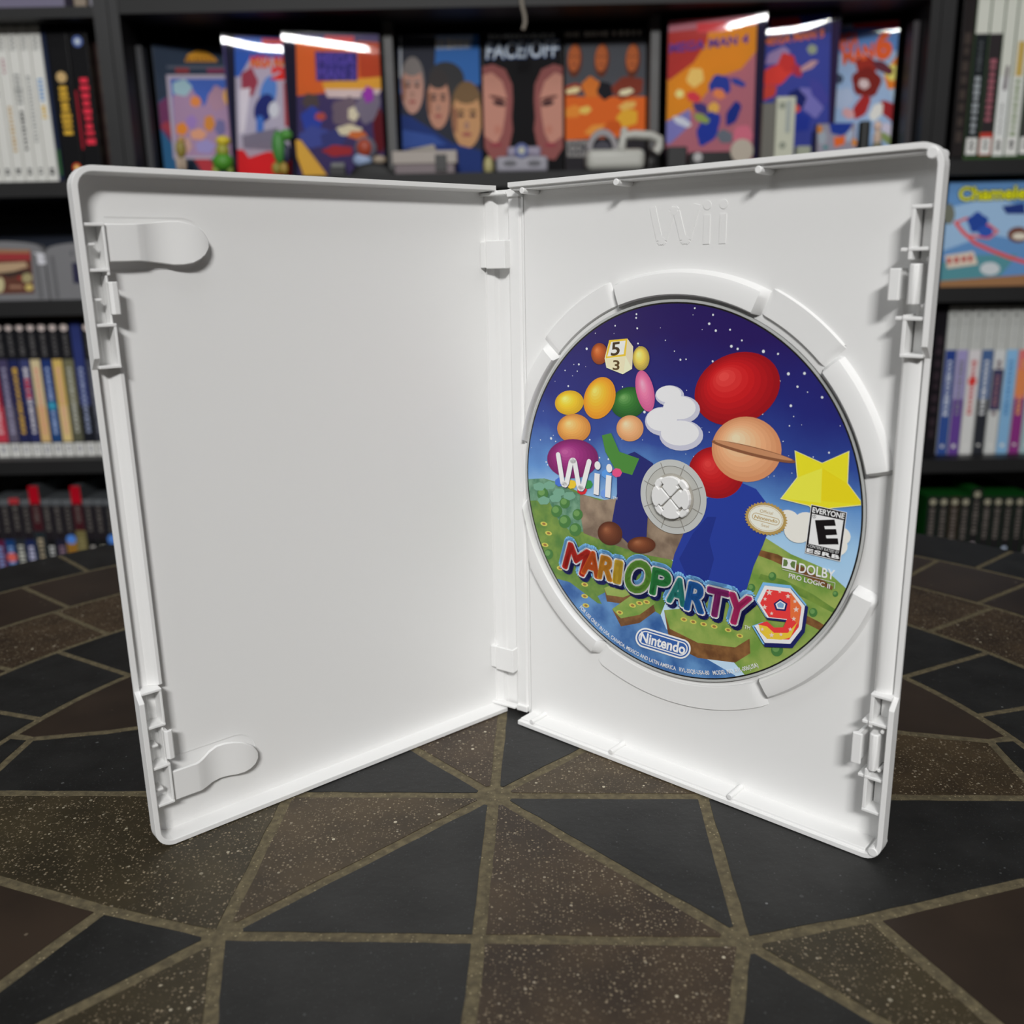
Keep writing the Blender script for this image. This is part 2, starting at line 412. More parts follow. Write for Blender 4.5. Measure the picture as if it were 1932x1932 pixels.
def clip(cl, hw, vtop, name='booklet_clip'):
    # spine profile u -> (w, halfwidth, centre v)
    st = cl; mb = MB(); loops = []
    for u, w_, hh, vc in st: loops.append([FL(u, w_, vc - hh), FL(u, w_ + 1.1, vc - hh), FL(u, w_ + 1.1, vc + hh), FL(u, w_, vc + hh)])
    mb.loft(loops, W_); mb.build('booklet_clip', front, bevel=0.0003, smooth=True)
    # shallow moulded outline on the cover floor behind the clip
clip([(126.6, 1.9, 4.7, 171.6), (122, 1.9, 4.7, 171.6), (118.6, 2.0, 4.7, 171.7), (117.8, 2.1, 4.75, 171.7), (116, 3.0, 4.9, 171.7), (114, 3.7, 5.1, 171.7), (111.5, 3.9, 5.4, 171.7),
      (109, 3.5, 5.7, 171.6), (106.5, 3.0, 5.7, 171.6), (104, 2.6, 5.2, 171.5), (102, 2.5, 4.3, 171.5), (100.4, 2.6, 3.1, 171.5), (99.2, 2.9, 1.4, 171.5), (98.9, 3.1, .5, 171.5)], 0, 0)
clip([(126.6, 1.9, 4.7, 17.4), (122, 1.9, 4.7, 17.4), (118.8, 2.0, 4.7, 17.3), (118, 2.1, 4.75, 17.3), (116, 3.0, 4.9, 17.5), (114, 3.7, 5.2, 18.2), (111.5, 3.9, 5.5, 18.8),
      (109, 3.5, 5.6, 18.9), (106.5, 3.0, 5.6, 18.6), (104, 2.6, 5.2, 18.2), (102, 2.5, 4.3, 17.8), (100.4, 2.6, 3.1, 17.5), (99.2, 2.9, 1.4, 17.2), (98.9, 3.1, .5, 17.1)], 0, 0)
for vc, sg in ((171.6, 1), (18.2, 1)):
    mb = MB(); R = 6.7; pts = [(125, vc + R)] + [(105 + R * cos(a) , vc + R * sin(a)) for a in [pi / 2 + i * pi / 14 for i in range(15)]] + [(125, vc - R)]
    pin = [(125, vc + R - .5)] + [(105 + (R - .5) * cos(a), vc + (R - .5) * sin(a)) for a in [pi / 2 + i * pi / 14 for i in range(15)]] + [(125, vc - R + .5)]
    n = len(pts); vs = [FL(u, 5.85, v) for u, v in pts] + [FL(u, 5.99, v) for u, v in pin]
    mb.add(vs, [(i, i + 1, n + i + 1, n + i) for i in range(n - 1)], W_)
    mb.build('clip_recess', front)

# right cover: latch compartments, ridge, tabs, pegs
mb = MB()
for v0, v1 in ((163.5, 175.9), (140.6, 150.5), (39.7, 49.0), (14.2, 27)): mb.fbox(FR, 126.0, 127.0, .9, 8, v0, v1, W_)
for v in (175.7, 166.0, 149.6, 140.6, 49.3, 41.0, 24.6, 14.4): mb.fbox(FR, 126.0, 131.6, .8, 8, v - .45, v + .45, W_)
for v in (165.9, 149.6, 40.7, 24.3): mb.fbox(FR, 124.0, 126.2, 1.4, 8, v - .45, v + .45, W_)
mb.fbox(FR, 127.4, 131.4, 6.0, 8.2, 14.4, 175.7, W_)
mb.build('latch_channel', tray, bevel=0.0002)
mb = MB()
prof = [(131.4, 8.1), (131.5, 5.2), (130.6, 3.6), (129.2, 2.7), (127.8, 2.5), (126.5, 2.9), (125.8, 3.9), (125.6, 8.1)]
mb.loft([[FR(u, w_, v) for u, w_ in prof] for v in (49.5, 140.4)], W_); mb.build('edge_ridge', tray, bevel=0.0003, smooth=True)
for v0, v1 in ((153.9, 161.6), (27.9, 37)):
    mb = MB(); pr_ = [(123.2, 8), (122.9, 2.4), (121.8, 1.2), (122.2, .4), (124.6, .5), (124.8, 1.1), (123.9, 1.8), (124.0, 8)]
    mb.loft([[FR(u, w_, v) for u, w_ in pr_] for v in (v0, v1)], W_); mb.build('snap_tab', tray, bevel=0.0002)
    mb = MB(); pr_ = [(126.5, 8), (126.4, 1.6), (126.9, .7), (128, .4), (128.9, .9), (129.1, 2), (128.9, 8)]
    mb.loft([[FR(u, w_, v) for u, w_ in pr_] for v in (v0 - 1, v1 + 1)], W_); mb.build('snap_post', tray, bevel=0.0003, smooth=True)
for (u, v, r) in ((130.0, 187.4, 1.35), (130.4, 2.9, 1.35), (5.2, 187.2, 1.0), (41.2, 187.2, 1.0), (86.2, 187.1, 1.0), (5.9, 2.9, .9), (41, 2.9, .9), (85.8, 2.9, .9),
                  (130.7, 163.6, .55), (130.4, 152.6, .55), (129.6, 38.9, .55), (129.6, 27.2, .55)):
    mb = MB(); mb.cyl(FR, u, v, r, (-.3 if r > 1.2 else .1) if r > .6 else 1.6, 8.1, W_, 20); mb.build('locating_peg', tray, bevel=0.0002, smooth=True)
# thin stepped lips inside the tray rim
mb = MB()
mb.fbox(FR, 0, 128, 1.0, 8.1, 187.6, 188.7, W_); mb.build('rim_lip', tray, bevel=0.00025)
mb = MB(); mb.fbox(FR, 0, 128, 1.0, 8.1, 1.3, 2.4, W_); mb.build('rim_lip', tray, bevel=0.00025)

# disc well
DU, DV, DW = 59.25, 93.95, 6.6            # disc centre in tray millimetres, depth of the printed face
def band(F, r0, r1, a0, a1, wt, wb, umax=125.5, umin=0.4, soft=1.6, n=26):
    loops = []
    for i in range(n + 1):
        a = radians(a0 + (a1 - a0) * i / n); c, s_ = cos(a), sin(a); e = 0
        ramp = min(i, n - i) / n * (a1 - a0)          # end ramps, degrees
        wt_ = wb - .05 - (wb - .05 - wt) * min(1, ramp / 1.2)
        lim = r1
        if c > 0: lim = min(lim, (umax - DU) / c)
        if c < 0: lim = min(lim, (DU - umin) / -c)
        r1_ = max(r0 + .6, lim)
        sf = min(soft, (r1_ - r0) * .45)
        P = lambda r, w_: F(DU + r * c, w_, DV + r * s_)
        loops.append([P(r0, wb), P(r0, wt_ + .5), P(r0 + .4, wt_), P(r1_ - sf, wt_ + .05), P(r1_ - sf * .4, wt_ + .5), P(r1_, wb)])
    return MB().loft(loops, W_)
for a0, a1 in ((65, 111), (13, 43), (-60, -16), (138, 170), (189, 245)):
    band(FR, 60.9, 67.6 if a0 != 65 else 68.4, a0, a1, 5.0, 8.05, soft=2.6).build('disc_ring_segment', tray, smooth=True)
for a0, a1 in ((111, 138), (43, 65), (245, 300)):
    band(FR, 61.4, 69.6, a0, a1, 7.1, 8.05, soft=.4).build('finger_notch', tray, smooth=True)
# hub: slotted platform and split button
mb = MB()
for k in range(8):
    a0, a1 = 45 * k + 25, 45 * k + 67
    P = [(DU + r * cos(radians(a)), DV + r * sin(radians(a))) for r, aa in ((13.5, (a0, a1)), (7.6, (a1, a0))) for a in [aa[0] + (aa[1] - aa[0]) * i / 6 for i in range(7)]]
    mb.prism(FR, P, DW + .95, 8.05, W_)
mb.build('hub_platform', tray)
M_slot = mat((170, 166, 156), .6, 1)
hubs = MB(); hubs.cyl(FR, DU, DV, 7.38, DW - .62, 8.1, M_slot, 40)
hubs.build('hub_socket', tray)
for k in range(4):
    b = radians(90 * k + 2)
    q = [(.45, -.25), (3.3, -2.9), (4.0, -2.3), (4.9, -3.3), (5.9, -2.9), (6.5, -1.6), (6.75, 0), (6.5, 1.6), (5.9, 2.9), (4.9, 3.3), (4.0, 2.3), (3.3, 2.9), (.45, .25)]
    mb = MB(); rp = rotp(q, b); mb.prism(FR, [(DU + x, DV + y) for x, y in rp], DW - 2.0, DW + .4, W_); mb.build('hub_finger', tray, bevel=0.0003, seg=3)
    q = [(5.0, -1.3), (6.1, -2.0), (7.0, -1.6), (7.3, 0), (7.0, 1.6), (6.1, 2.0), (5.0, 1.3)]
    mb = MB(); rp = rotp(q, b + pi / 4); mb.prism(FR, [(DU + x, DV + y) for x, y in rp], DW - 1.6, DW + .4, W_); mb.build('hub_claw', tray, bevel=0.00045, seg=3)

# moulded console lettering on the tray floor
def wii(P, u0, v0, ht, m, k=1.0, skew=(0, 0)):
    """the rounded three-letter logo; local units, cap height ht"""
    s_ = ht; wd = .16 * s_
    W = [(0, 1), (.17, .1), (.22, .06), (.28, .1), (.42, .93), (.47, .97), (.53, .93), (.67, .1), (.73, .06), (.78, .1), (.95, 1)]
    sx, sy = skew
    tr = lambda p: (u0 + p[0] * s_ * k + p[1] * s_ * sx, v0 + p[1] * s_ + p[0] * s_ * sy)
    P.stroke([tr(p) for p in W], wd, m, local=True)
    for x in (1.2, 1.55):
        P.stroke([tr((x, .08)), tr((x, .72))], wd, m, local=True, caps=False)
        c = tr((x, 1.0)); P.up().raw([(c[0] + wd * .62 * cos(t * pi / 10), c[1] + wd * .62 * sin(t * pi / 10)) for t in range(20)], [tuple(range(20))], m)
mb = MB()
ew = [7.86]
def emb(seg, wd):
    for a, b in zip(seg, seg[1:]):
        ew[0] -= .004
        dx, dy = b[0] - a[0], b[1] - a[1]; l = hypot(dx, dy); nx, ny = -dy / l * wd / 2, dx / l * wd / 2
        mb.prism(FR, [(a[0] + nx, a[1] + ny), (a[0] - nx, a[1] - ny), (b[0] - nx, b[1] - ny), (b[0] + nx, b[1] + ny)], ew[0], 8.05, W_)
emb([(49, 180), (51.6, 170.6), (52.4, 169.8), (53.2, 170.6), (55.6, 178.4), (56.4, 179.2), (57.2, 178.4), (59.6, 170.6), (60.4, 169.8), (61.2, 170.6), (64, 180)], 2.1)
for q in ((52.4, 170.4), (60.4, 170.4), (56.4, 178.6)): mb.cyl(FR, q[0], q[1], 1.12, 7.79, 8.05, W_, 20)
emb([(67.2, 169), (67.2, 177)], 2.1); emb([(72.3, 169), (72.3, 177)], 2.1)
for u in (67.2, 72.3): mb.cyl(FR, u, 179.6, 1.25, 7.86, 8.05, W_, 24)
mb.build('moulded_logo', tray)

# spine between the covers
pL, pR = FL(0, 6.6, 0), FR(-0.6, 8.4, 0)
ex = (pR - pL); ex.z = 0; SL = ex.length * 1000; ex.normalize(); en = Vector((-ex.y, ex.x, 0))
_FS = frame(Vector((pL.x, pL.y, T + .0002)), ex, en); FS = lambda u, w_, v: _FS(u / 1000, w_ / 1000, v / 1000)
mb = MB()
prof = [(-.6, -.6), (1.2, -.9), (3.6, .0), (4.6, 1.4), (9.6, 1.4), (10.2, -.4), (SL - 2.2, -.6), (SL - 1.6, .1), (SL - 1.1, -.3), (SL - .35, -.3), (SL - .35, 1.7), (SL + .6, 1.7), (SL + .6, 2.5), (SL - 1, 2.5), (-.2, 2.2), (-.8, .4)]
mb.loft([[FS(u, w_, v) for u, w_ in prof] for v in (1.2, 188.8)], W_); mb.build('spine', case, bevel=0.0002)
for v in (2.6, 187.4):
    mb = MB(); mb.fbox(FS, -2.0, 10.4, -2.6, .4, v - .5, v + .5, W_); mb.fbox(FS, 10.2, SL - 1.4, -1.4, .4, v - 1.2, v + 1.2, W_)
    mb.build('spine_flange', case, bevel=0.0003)
for v in (168, 21.8):
    mb = MB(); mb.fbox(FS, 2.7, 10.6, -3.6, -2.8, v - 4.6, v + 4.6, W_); mb.fbox(FS, 9.8, 10.6, -3.0, .6, v - 4.6, v + 4.6, W_)
    mb.build('booklet_tab', case, bevel=0.0003)
    mb = MB(); mb.fbox(FS, .1, 2.4, -3.1, -1.0, v - 4.3, v + 4.3, W_); mb.build('booklet_stop', case, bevel=0.0003)

# ------------------------------------------------------------------ disc
DO = FR(DU, DW, DV)
disc = thing('game_disc', 'printed game disc with starry night label snapped into the right half of the case', 'disc', tuple(DO))
FD0 = frame(DO, dR, nR); FD = lambda u, w_, v: FD0(u / 1000, w_ / 1000, v / 1000)
def annulus(mb, r0, r1, w0, w1, m, n=128):
    L = []
    for r, w_ in ((r0, w0), (r1, w0), (r1, w1), (r0, w1)): L.append([FD(r * cos(2 * pi * i / n), w_, r * sin(2 * pi * i / n)) for i in range(n)])
    L.append(L[0]); return mb.loft(L, m, cap0=False, cap1=False)
M_silver = mat((120, 122, 124), .16, 1, 1.0); 
M_edge = mat((58, 55, 52), .2, 1, .6)
mb = MB(); annulus(mb, 11.7, 59.75, 0, .6, M_edge); annulus(mb, 59.0, 59.75, -.03, 0, mat((190, 192, 190), .15, 1)); mb.build('disc_body', disc, smooth=True)
def clear_mat():
    m = bpy.data.materials.new('clear_plastic'); m.use_nodes = True; nt = m.node_tree; N = nt.nodes; L = nt.links
    N.remove(N['Principled BSDF']); t = N.new('ShaderNodeBsdfTransparent'); t.inputs[0].default_value = (.95, .96, .95, 1)
    g = N.new('ShaderNodeBsdfGlossy'); g.inputs['Roughness'].default_value = .08
    d = N.new('ShaderNodeBsdfDiffuse'); d.inputs[0].default_value = (.75, .76, .75, 1)
    m1 = N.new('ShaderNodeMixShader'); m1.inputs[0].default_value = .3; L.new(t.outputs[0], m1.inputs[1]); L.new(d.outputs[0], m1.inputs[2])
    fr = N.new('ShaderNodeFresnel'); m2 = N.new('ShaderNodeMixShader'); L.new(fr.outputs[0], m2.inputs[0]); L.new(m1.outputs[0], m2.inputs[1]); L.new(g.outputs[0], m2.inputs[2])
    L.new(m2.outputs[0], N['Material Output'].inputs[0]); return m
M_clear = clear_mat()

# printed label
lab = Print(DO, dR, Vector((0, 0, 1)), -nR, step=1.2e-6, lift=2e-5, zoom=(1000, 500, 2.273)); RL = .0585; lab.clipR = RL
def sky_mat():
    m = bpy.data.materials.new('printed_night_sky'); m.use_nodes = True; nt = m.node_tree; N = nt.nodes; L = nt.links
    b = N['Principled BSDF']; b.inputs['Roughness'].default_value = .3
    tc = N.new('ShaderNodeTexCoord'); sp = N.new('ShaderNodeSeparateXYZ'); L.new(tc.outputs['Object'], sp.inputs[0])
    no = N.new('ShaderNodeTexNoise'); no.inputs['Scale'].default_value = 45; no.inputs['Detail'].default_value = 5; L.new(tc.outputs['Object'], no.inputs['Vector'])
    mr = N.new('ShaderNodeMapRange'); mr.inputs[1].default_value = -.03; mr.inputs[2].default_value = .06; L.new(sp.outputs[2], mr.inputs[0])
    ad = N.new('ShaderNodeMath'); ad.operation = 'MULTIPLY_ADD'; ad.inputs[1].default_value = .22; L.new(no.outputs['Fac'], ad.inputs[0]); L.new(mr.outputs[0], ad.inputs[2])
    r = N.new('ShaderNodeValToRGB'); L.new(ad.outputs[0], r.inputs[0]); e = r.color_ramp.elements
    cols = [(.1, (190, 215, 235)), (.36, (160, 200, 232)), (.5, (92, 140, 200)), (.62, (48, 72, 150)), (.78, (36, 40, 118)), (1, (40, 24, 92))]
    e[0].position = cols[0][0]; e[1].position = cols[-1][0]
    for p_, c_ in cols[1:-1]: e.new(p_)
    for el, (p_, c_) in zip(sorted(e, key=lambda q: q.position), cols): el.color = tuple(min(1, lin(x) * 1.2) for x in c_) + (1,)
    L.new(r.outputs[0], b.inputs['Base Color']); return m
M_sky = sky_mat()
n = 160; ci = [(RL * cos(2 * pi * i / n), RL * sin(2 * pi * i / n)) for i in range(n)]; ho = [(.0116 * cos(2 * pi * i / n), .0116 * sin(2 * pi * i / n)) for i in range(n)]
lab.raw(ci + ho, [(i, (i + 1) % n, n + (i + 1) % n, n + i) for i in range(n)], M_sky)
# the artwork keeps the picture's colour masses as plain planets, hills and islands
R = random.Random(3)
wst = pr(215, 220, 245); lab.up()
for i in range(330):
    a, r = R.uniform(0, 2 * pi), RL * math.sqrt(R.random()) * .985; x, y = r * cos(a), r * sin(a)
    if y < .004 or hypot(x, y) < .0125: continue
    q = R.choice([.00012, .00014, .0002, .00028, .0004]) * R.uniform(.8, 1.2)
    lab.raw([(x + q * cos(t * pi / 4), y + q * sin(t * pi / 4)) for t in range(8)], [tuple(range(8))], wst)
M_hill = noise_mat('printed_meadow', (120, 160, 70), (165, 185, 95), 160, .35)
M_hill2 = noise_mat('printed_meadow_dark', (86, 132, 58), (130, 160, 70), 200, .35)
M_wood = noise_mat('printed_forest', (70, 125, 95), (125, 170, 140), 330, .35)
M_rock = noise_mat('printed_rock', (125, 105, 88), (170, 148, 125), 170, .35)
M_river = noise_mat('printed_river', (52, 98, 165), (105, 155, 210), 110, .35)
M_soil = noise_mat('printed_soil', (110, 72, 42), (150, 105, 62), 300, .35)
lab.poly([(-40, 930), (60, 915), (150, 940), (230, 985), (330, 1010), (360, 1100), (520, 1170), (640, 1300), (560, 1500), (300, 1500), (100, 1350), (-40, 1150)], M_hill2)
lab.poly([(-40, 920), (50, 915), (110, 930), (160, 960), (215, 985), (230, 1060), (250, 1140), (180, 1150), (120, 1090), (80, 1010), (-40, 1010)], M_wood)
lab.poly([(215, 980), (300, 1010), (370, 1000), (520, 1060), (640, 1130), (700, 1190), (640, 1270), (480, 1240), (330, 1190), (230, 1150), (215, 1060)], M_rock)
lab.poly([(880, 1150), (1010, 1170), (1120, 1240), (1260, 1300), (1370, 1400), (1480, 1420), (1300, 1700), (1000, 1850), (700, 1500), (820, 1300)], M_hill)
for dx, dy, cc in ((0, 0, M_soil), (30, 110, M_hill2), (60, 230, M_soil)):
    lab.poly([(960 + dx, 1215 + dy), (1060 + dx, 1240 + dy), (1180 + dx, 1300 + dy), (1300 + dx, 1380 + dy), (1295 + dx, 1395 + dy), (1160 + dx, 1325 + dy), (1040 + dx, 1268 + dy), (950 + dx, 1235 + dy)], cc)
lab.poly([(60, 1330), (170, 1360), (290, 1450), (420, 1480), (560, 1540), (690, 1650), (880, 1760), (900, 1820), (600, 1820), (400, 1730), (250, 1600), (110, 1460)], M_river)
lab.poly([(290, 1420), (330, 1400), (430, 1420), (560, 1500), (600, 1600), (480, 1560), (350, 1530)], M_river)
def island(pts, dy, top=M_hill):
    lab.poly([(x, y + (dy if i >= len(pts) // 2 else 0)) for i, (x, y) in enumerate(pts)], M_soil); lab.poly(pts, top)
island([(318, 1385), (380, 1360), (455, 1385), (450, 1405), (400, 1425), (330, 1415)], 28)
island([(352, 1475), (430, 1420), (520, 1425), (538, 1450), (470, 1500), (390, 1515)], 35)
island([(575, 1480), (680, 1470), (800, 1500), (940, 1560), (945, 1600), (880, 1640), (720, 1620), (600, 1560)], 65)
dot = pr(200, 190, 90); dt2 = pr(150, 110, 60)
for x, y in ((660, 1520), (700, 1530), (745, 1540), (790, 1550), (850, 1565), (900, 1590), (440, 1460), (470, 1450), (500, 1445), (385, 1490), (60, 1110), (80, 1150), (65, 1200), (235, 1370), (235, 1420), (240, 1460), (130, 1300)):
    lab.ell(x, y, 15, 9, dot, 15, 12); lab.ell(x, y, 8, 5, dt2, 15, 10)
tr1, tr2 = pr(70, 118, 62), pr(105, 148, 84)
for x, y, r in ((1060, 1650, 26), (1215, 1490, 18), (1040, 1335, 17), (950, 1385, 17), (1310, 1410, 12), (1100, 1590, 10), (115, 1055, 24), (150, 1100, 26), (195, 1135, 26), (80, 1240, 20), (150, 1020, 22), (55, 980, 24), (205, 1070, 22)):
    lab.ell(x, y, r, r * 1.1, tr1, 0, 14); lab.ell(x - r * .2, y - r * .25, r * .6, r * .6, tr2, 0, 12)
for x, y in ((85, 945), (40, 950), (125, 975), (170, 990), (60, 1010), (110, 1000)): lab.ell(x, y, 26, 18, mat((115, 165, 140), .4, 1.15), 0, 12, wob=.1)
# plain stand-ins: planets, balloon-like spheres, a plain star, a dice cube
def mixc(a, b, t): return tuple(int(a[i] + (b[i] - a[i]) * t) for i in range(3))
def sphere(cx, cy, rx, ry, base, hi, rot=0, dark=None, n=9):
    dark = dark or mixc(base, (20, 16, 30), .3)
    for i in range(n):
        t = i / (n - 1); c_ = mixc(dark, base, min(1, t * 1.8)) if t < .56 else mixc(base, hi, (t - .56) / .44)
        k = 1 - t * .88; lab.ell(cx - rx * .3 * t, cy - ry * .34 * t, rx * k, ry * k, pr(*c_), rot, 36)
lab.poly([(600, 1330), (620, 1240), (660, 1150), (720, 1060), (760, 1000), (830, 950), (900, 930), (970, 960), (1030, 1040), (1030, 1120), (1000, 1200), (960, 1290), (930, 1390), (870, 1420), (740, 1380)], pr(40, 60, 150))
lab.poly([(640, 1260), (700, 1150), (760, 1080), (800, 1080), (770, 1180), (790, 1260), (760, 1370), (680, 1350)], pr(34, 50, 132))
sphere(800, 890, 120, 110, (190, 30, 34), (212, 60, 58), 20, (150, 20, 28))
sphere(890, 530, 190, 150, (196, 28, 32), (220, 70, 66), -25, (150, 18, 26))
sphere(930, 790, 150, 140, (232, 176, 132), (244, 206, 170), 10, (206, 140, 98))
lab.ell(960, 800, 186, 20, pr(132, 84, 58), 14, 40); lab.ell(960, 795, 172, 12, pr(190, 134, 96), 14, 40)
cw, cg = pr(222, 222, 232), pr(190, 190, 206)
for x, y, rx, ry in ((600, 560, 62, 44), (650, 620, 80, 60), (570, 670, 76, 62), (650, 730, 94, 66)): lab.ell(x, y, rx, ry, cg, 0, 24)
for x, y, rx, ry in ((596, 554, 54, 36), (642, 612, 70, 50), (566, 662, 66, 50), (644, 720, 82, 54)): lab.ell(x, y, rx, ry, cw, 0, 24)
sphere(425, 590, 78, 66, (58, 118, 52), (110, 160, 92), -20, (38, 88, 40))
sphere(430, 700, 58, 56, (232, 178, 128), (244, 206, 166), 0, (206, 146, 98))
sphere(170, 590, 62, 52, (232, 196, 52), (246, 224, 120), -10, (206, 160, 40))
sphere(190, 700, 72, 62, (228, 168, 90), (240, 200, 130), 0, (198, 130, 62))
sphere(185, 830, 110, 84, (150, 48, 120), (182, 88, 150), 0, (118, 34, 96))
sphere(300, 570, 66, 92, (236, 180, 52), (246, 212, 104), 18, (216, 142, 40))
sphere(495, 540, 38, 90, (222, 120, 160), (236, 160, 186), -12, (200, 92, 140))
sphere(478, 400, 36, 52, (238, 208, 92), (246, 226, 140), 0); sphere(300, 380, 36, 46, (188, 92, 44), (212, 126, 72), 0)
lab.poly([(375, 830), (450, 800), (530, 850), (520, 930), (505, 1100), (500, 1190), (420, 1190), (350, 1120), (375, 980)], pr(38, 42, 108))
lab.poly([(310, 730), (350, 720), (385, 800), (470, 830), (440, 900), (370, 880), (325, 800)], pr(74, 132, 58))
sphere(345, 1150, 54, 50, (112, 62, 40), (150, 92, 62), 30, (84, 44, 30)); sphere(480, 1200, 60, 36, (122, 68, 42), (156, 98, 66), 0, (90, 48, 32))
for x, y, c_ in ((130, 930, (70, 110, 200)), (180, 940, (230, 190, 50)), (225, 965, (205, 40, 50)), (250, 940, (60, 140, 70)), (375, 890, (220, 80, 130)), (325, 980, (110, 150, 220)), (330, 895, (90, 150, 220))):
    lab.ell(x, y, 22, 20, pr(*c_), 0, 7)
lab.poly([(342, 322), (420, 315), (445, 350), (440, 445), (400, 468), (330, 440), (322, 400)], pr(236, 226, 190))
lab.poly([(342, 322), (420, 315), (412, 390), (326, 400)], pr(240, 190, 60)); lab.poly([(350, 330), (412, 324), (404, 382), (334, 392)], pr(244, 238, 218))
lab.poly([(420, 315), (445, 350), (440, 445), (412, 390)], pr(216, 206, 176)); lab.text('5', (350, 388), (384, 384), (354, 334), pr(70, 56, 40), off=.02)
lab.poly([(328, 404), (412, 394), (404, 462), (334, 436)], pr(228, 216, 180)); lab.text('3', (358, 448), (384, 450), (360, 408), pr(90, 70, 40), off=.02)
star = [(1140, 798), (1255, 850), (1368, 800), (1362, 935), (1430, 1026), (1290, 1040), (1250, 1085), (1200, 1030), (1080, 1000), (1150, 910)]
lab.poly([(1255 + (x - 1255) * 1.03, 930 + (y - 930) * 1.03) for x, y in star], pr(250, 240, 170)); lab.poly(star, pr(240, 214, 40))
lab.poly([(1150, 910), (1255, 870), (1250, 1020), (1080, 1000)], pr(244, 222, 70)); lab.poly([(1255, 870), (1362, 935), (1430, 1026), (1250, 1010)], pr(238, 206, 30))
for x, y, r in ((1110, 1090, 40), (1150, 1140, 50), (1190, 1110, 50), (1310, 1200, 46), (1330, 1160, 40)): lab.ell(x, y, r * 1.2, r, pr(228, 222, 214), 20, 20)
art = lab.build('label_artwork', disc, 'printed night sky, planets, plain star and green islands')

# lettering on the disc
HL = lab.h + 1.2e-5
def dprint(start=0): p = Print(DO, dR, Vector((0, 0, 1)), -nR, step=4e-6, lift=HL, zoom=(1000, 500, 2.273)); return p
hz = -HL * 1000 - .01
M_hubw = plastic('hub_plastic', (205, 207, 204))
mb = MB(); annulus(mb, 7.4, 11.75, hz, hz + .1, M_hubw); hubp = mb.build('clear_hub', disc, smooth=True)
mb = MB(); annulus(mb, 9.6, 9.78, hz - .03, hz, mat((128, 126, 120), .4, 1)); mb.build('stacking_ring', hubp)
mb = MB(); annulus(mb, 7.4, 9.6, hz - .012, hz, mat((196, 196, 190), .25, 1)); mb.build('inner_ring', hubp)
mb = MB()
for k in range(8):
    a = radians((22, 68)[k % 2] + 90 * (k // 2) + 2); c, q = cos(a), sin(a); h_ = .17
    mb.loft([[FD(r * c - t * q, w_, r * q + t * c) for r, t in ((7.5, -h_), (11.2, -h_ * .7), (11.2, h_ * .7), (7.5, h_))] for w_ in (hz - .05, hz - .02)], mat((150, 147, 140), .5, 1))
mb.build('hub_slots', hubp)
P1 = dprint(4.4e-4)
wh = pr(236, 238, 242); z = (1020, 850, 10.733)
def wiidisc(P, m, dx=0, dy=0, k=1.0):
    P.z = z
    def S_(pts, wd, caps=True):
        q = [(P.px(x, y)[0] + dx, P.px(x, y)[1] + dy) for x, y in pts]; P.stroke(q, wd * k, m, local=True, caps=caps)
    S_([(368, 85), (455, 640), (475, 680), (510, 690), (540, 650), (625, 240), (650, 200), (685, 200), (705, 240), (785, 720), (805, 760), (840, 765), (865, 730), (995, 225)], .00190, True)
    S_([(1158, 460), (1135, 890)], .0021, False); S_([(1395, 500), (1368, 945)], .0021, False)
    for x, y in ((1165, 300), (1403, 355)):
        c = P.px(x, y); P.up().raw([(c[0] + dx + .0012 * k * cos(t * pi / 10), c[1] + dy + .0014 * k * sin(t * pi / 10)) for t in range(20)], [tuple(range(20))], m)
wiidisc(P1, pr(50, 50, 90), .00018, -.00018); wiidisc(P1, wh)
P1.text('TM', (1468, 985), (1560, 1000), (1475, 925), wh)
P1.build('console_logo', art)
P2 = dprint(4.6e-4)
navy, lbl, wht = pr(30, 34, 92), pr(120, 178, 226), pr(240, 244, 250)
LT = [('M', 146, 232, 1292, 1330, 172, 1192, (214, 58, 48)), ('A', 226, 296, 1318, 1340, 240, 1222, (226, 104, 44)), ('R', 296, 352, 1338, 1352, 312, 1248, (236, 156, 52)),
      ('I', 356, 396, 1356, 1362, 372, 1268, (226, 190, 62)), ('O', 404, 504, 1388, 1408, 430, 1262, (120, 176, 72)), ('P', 520, 592, 1404, 1424, 535, 1300, (62, 158, 84)),
      ('A', 594, 664, 1438, 1460, 612, 1336, (58, 158, 150)), ('R', 668, 744, 1470, 1490, 690, 1360, (48, 116, 196)), ('T', 752, 836, 1490, 1512, 770, 1382, (158, 52, 128)), ('Y', 832, 920, 1520, 1545, 862, 1405, (208, 58, 124))]
for off, c_, dx, dy in ((.0015, navy, 10, 12), (.0018, lbl, -3, -9), (.0014, navy, 3, 4), (.00105, wht, 0, 0), (.00052, None, 0, 0)):
    for ch, x0, x1, y0, y1, xt, yt, col in LT:
        if ch == 'I': x0, x1 = x0 + 6, x1 - 8
        P2.text(ch, (x0 + dx, y0 + dy), (x1 + dx, y1 + dy), (xt + dx, yt + dy), c_ or pr(*col), halo=off)
nine = lambda P, m, k, dx=0, dy=0: P.poly([(1078 + (x - 1078) * k + dx, 1495 + (y - 1495) * k + dy) for x, y in
        [(1010, 1372), (1120, 1385), (1182, 1460), (1168, 1560), (1120, 1622), (1010, 1618), (966, 1545), (1010, 1530), (1046, 1562), (1092, 1560), (1110, 1520), (1020, 1510), (976, 1440)]], m)
nine(P2, navy, 1.08, 6, 8); nine(P2, lbl, 1.08, -2, -4); nine(P2, navy, 1.03, 2, 3); nine(P2, wht, 1.0); nine(P2, pr(222, 60, 60), .86)
P2.poly([(985, 1540), (1020, 1548), (1050, 1575), (1110, 1575), (1150, 1530), (1120, 1595), (1080, 1605), (1020, 1600), (990, 1570)], pr(240, 190, 60))
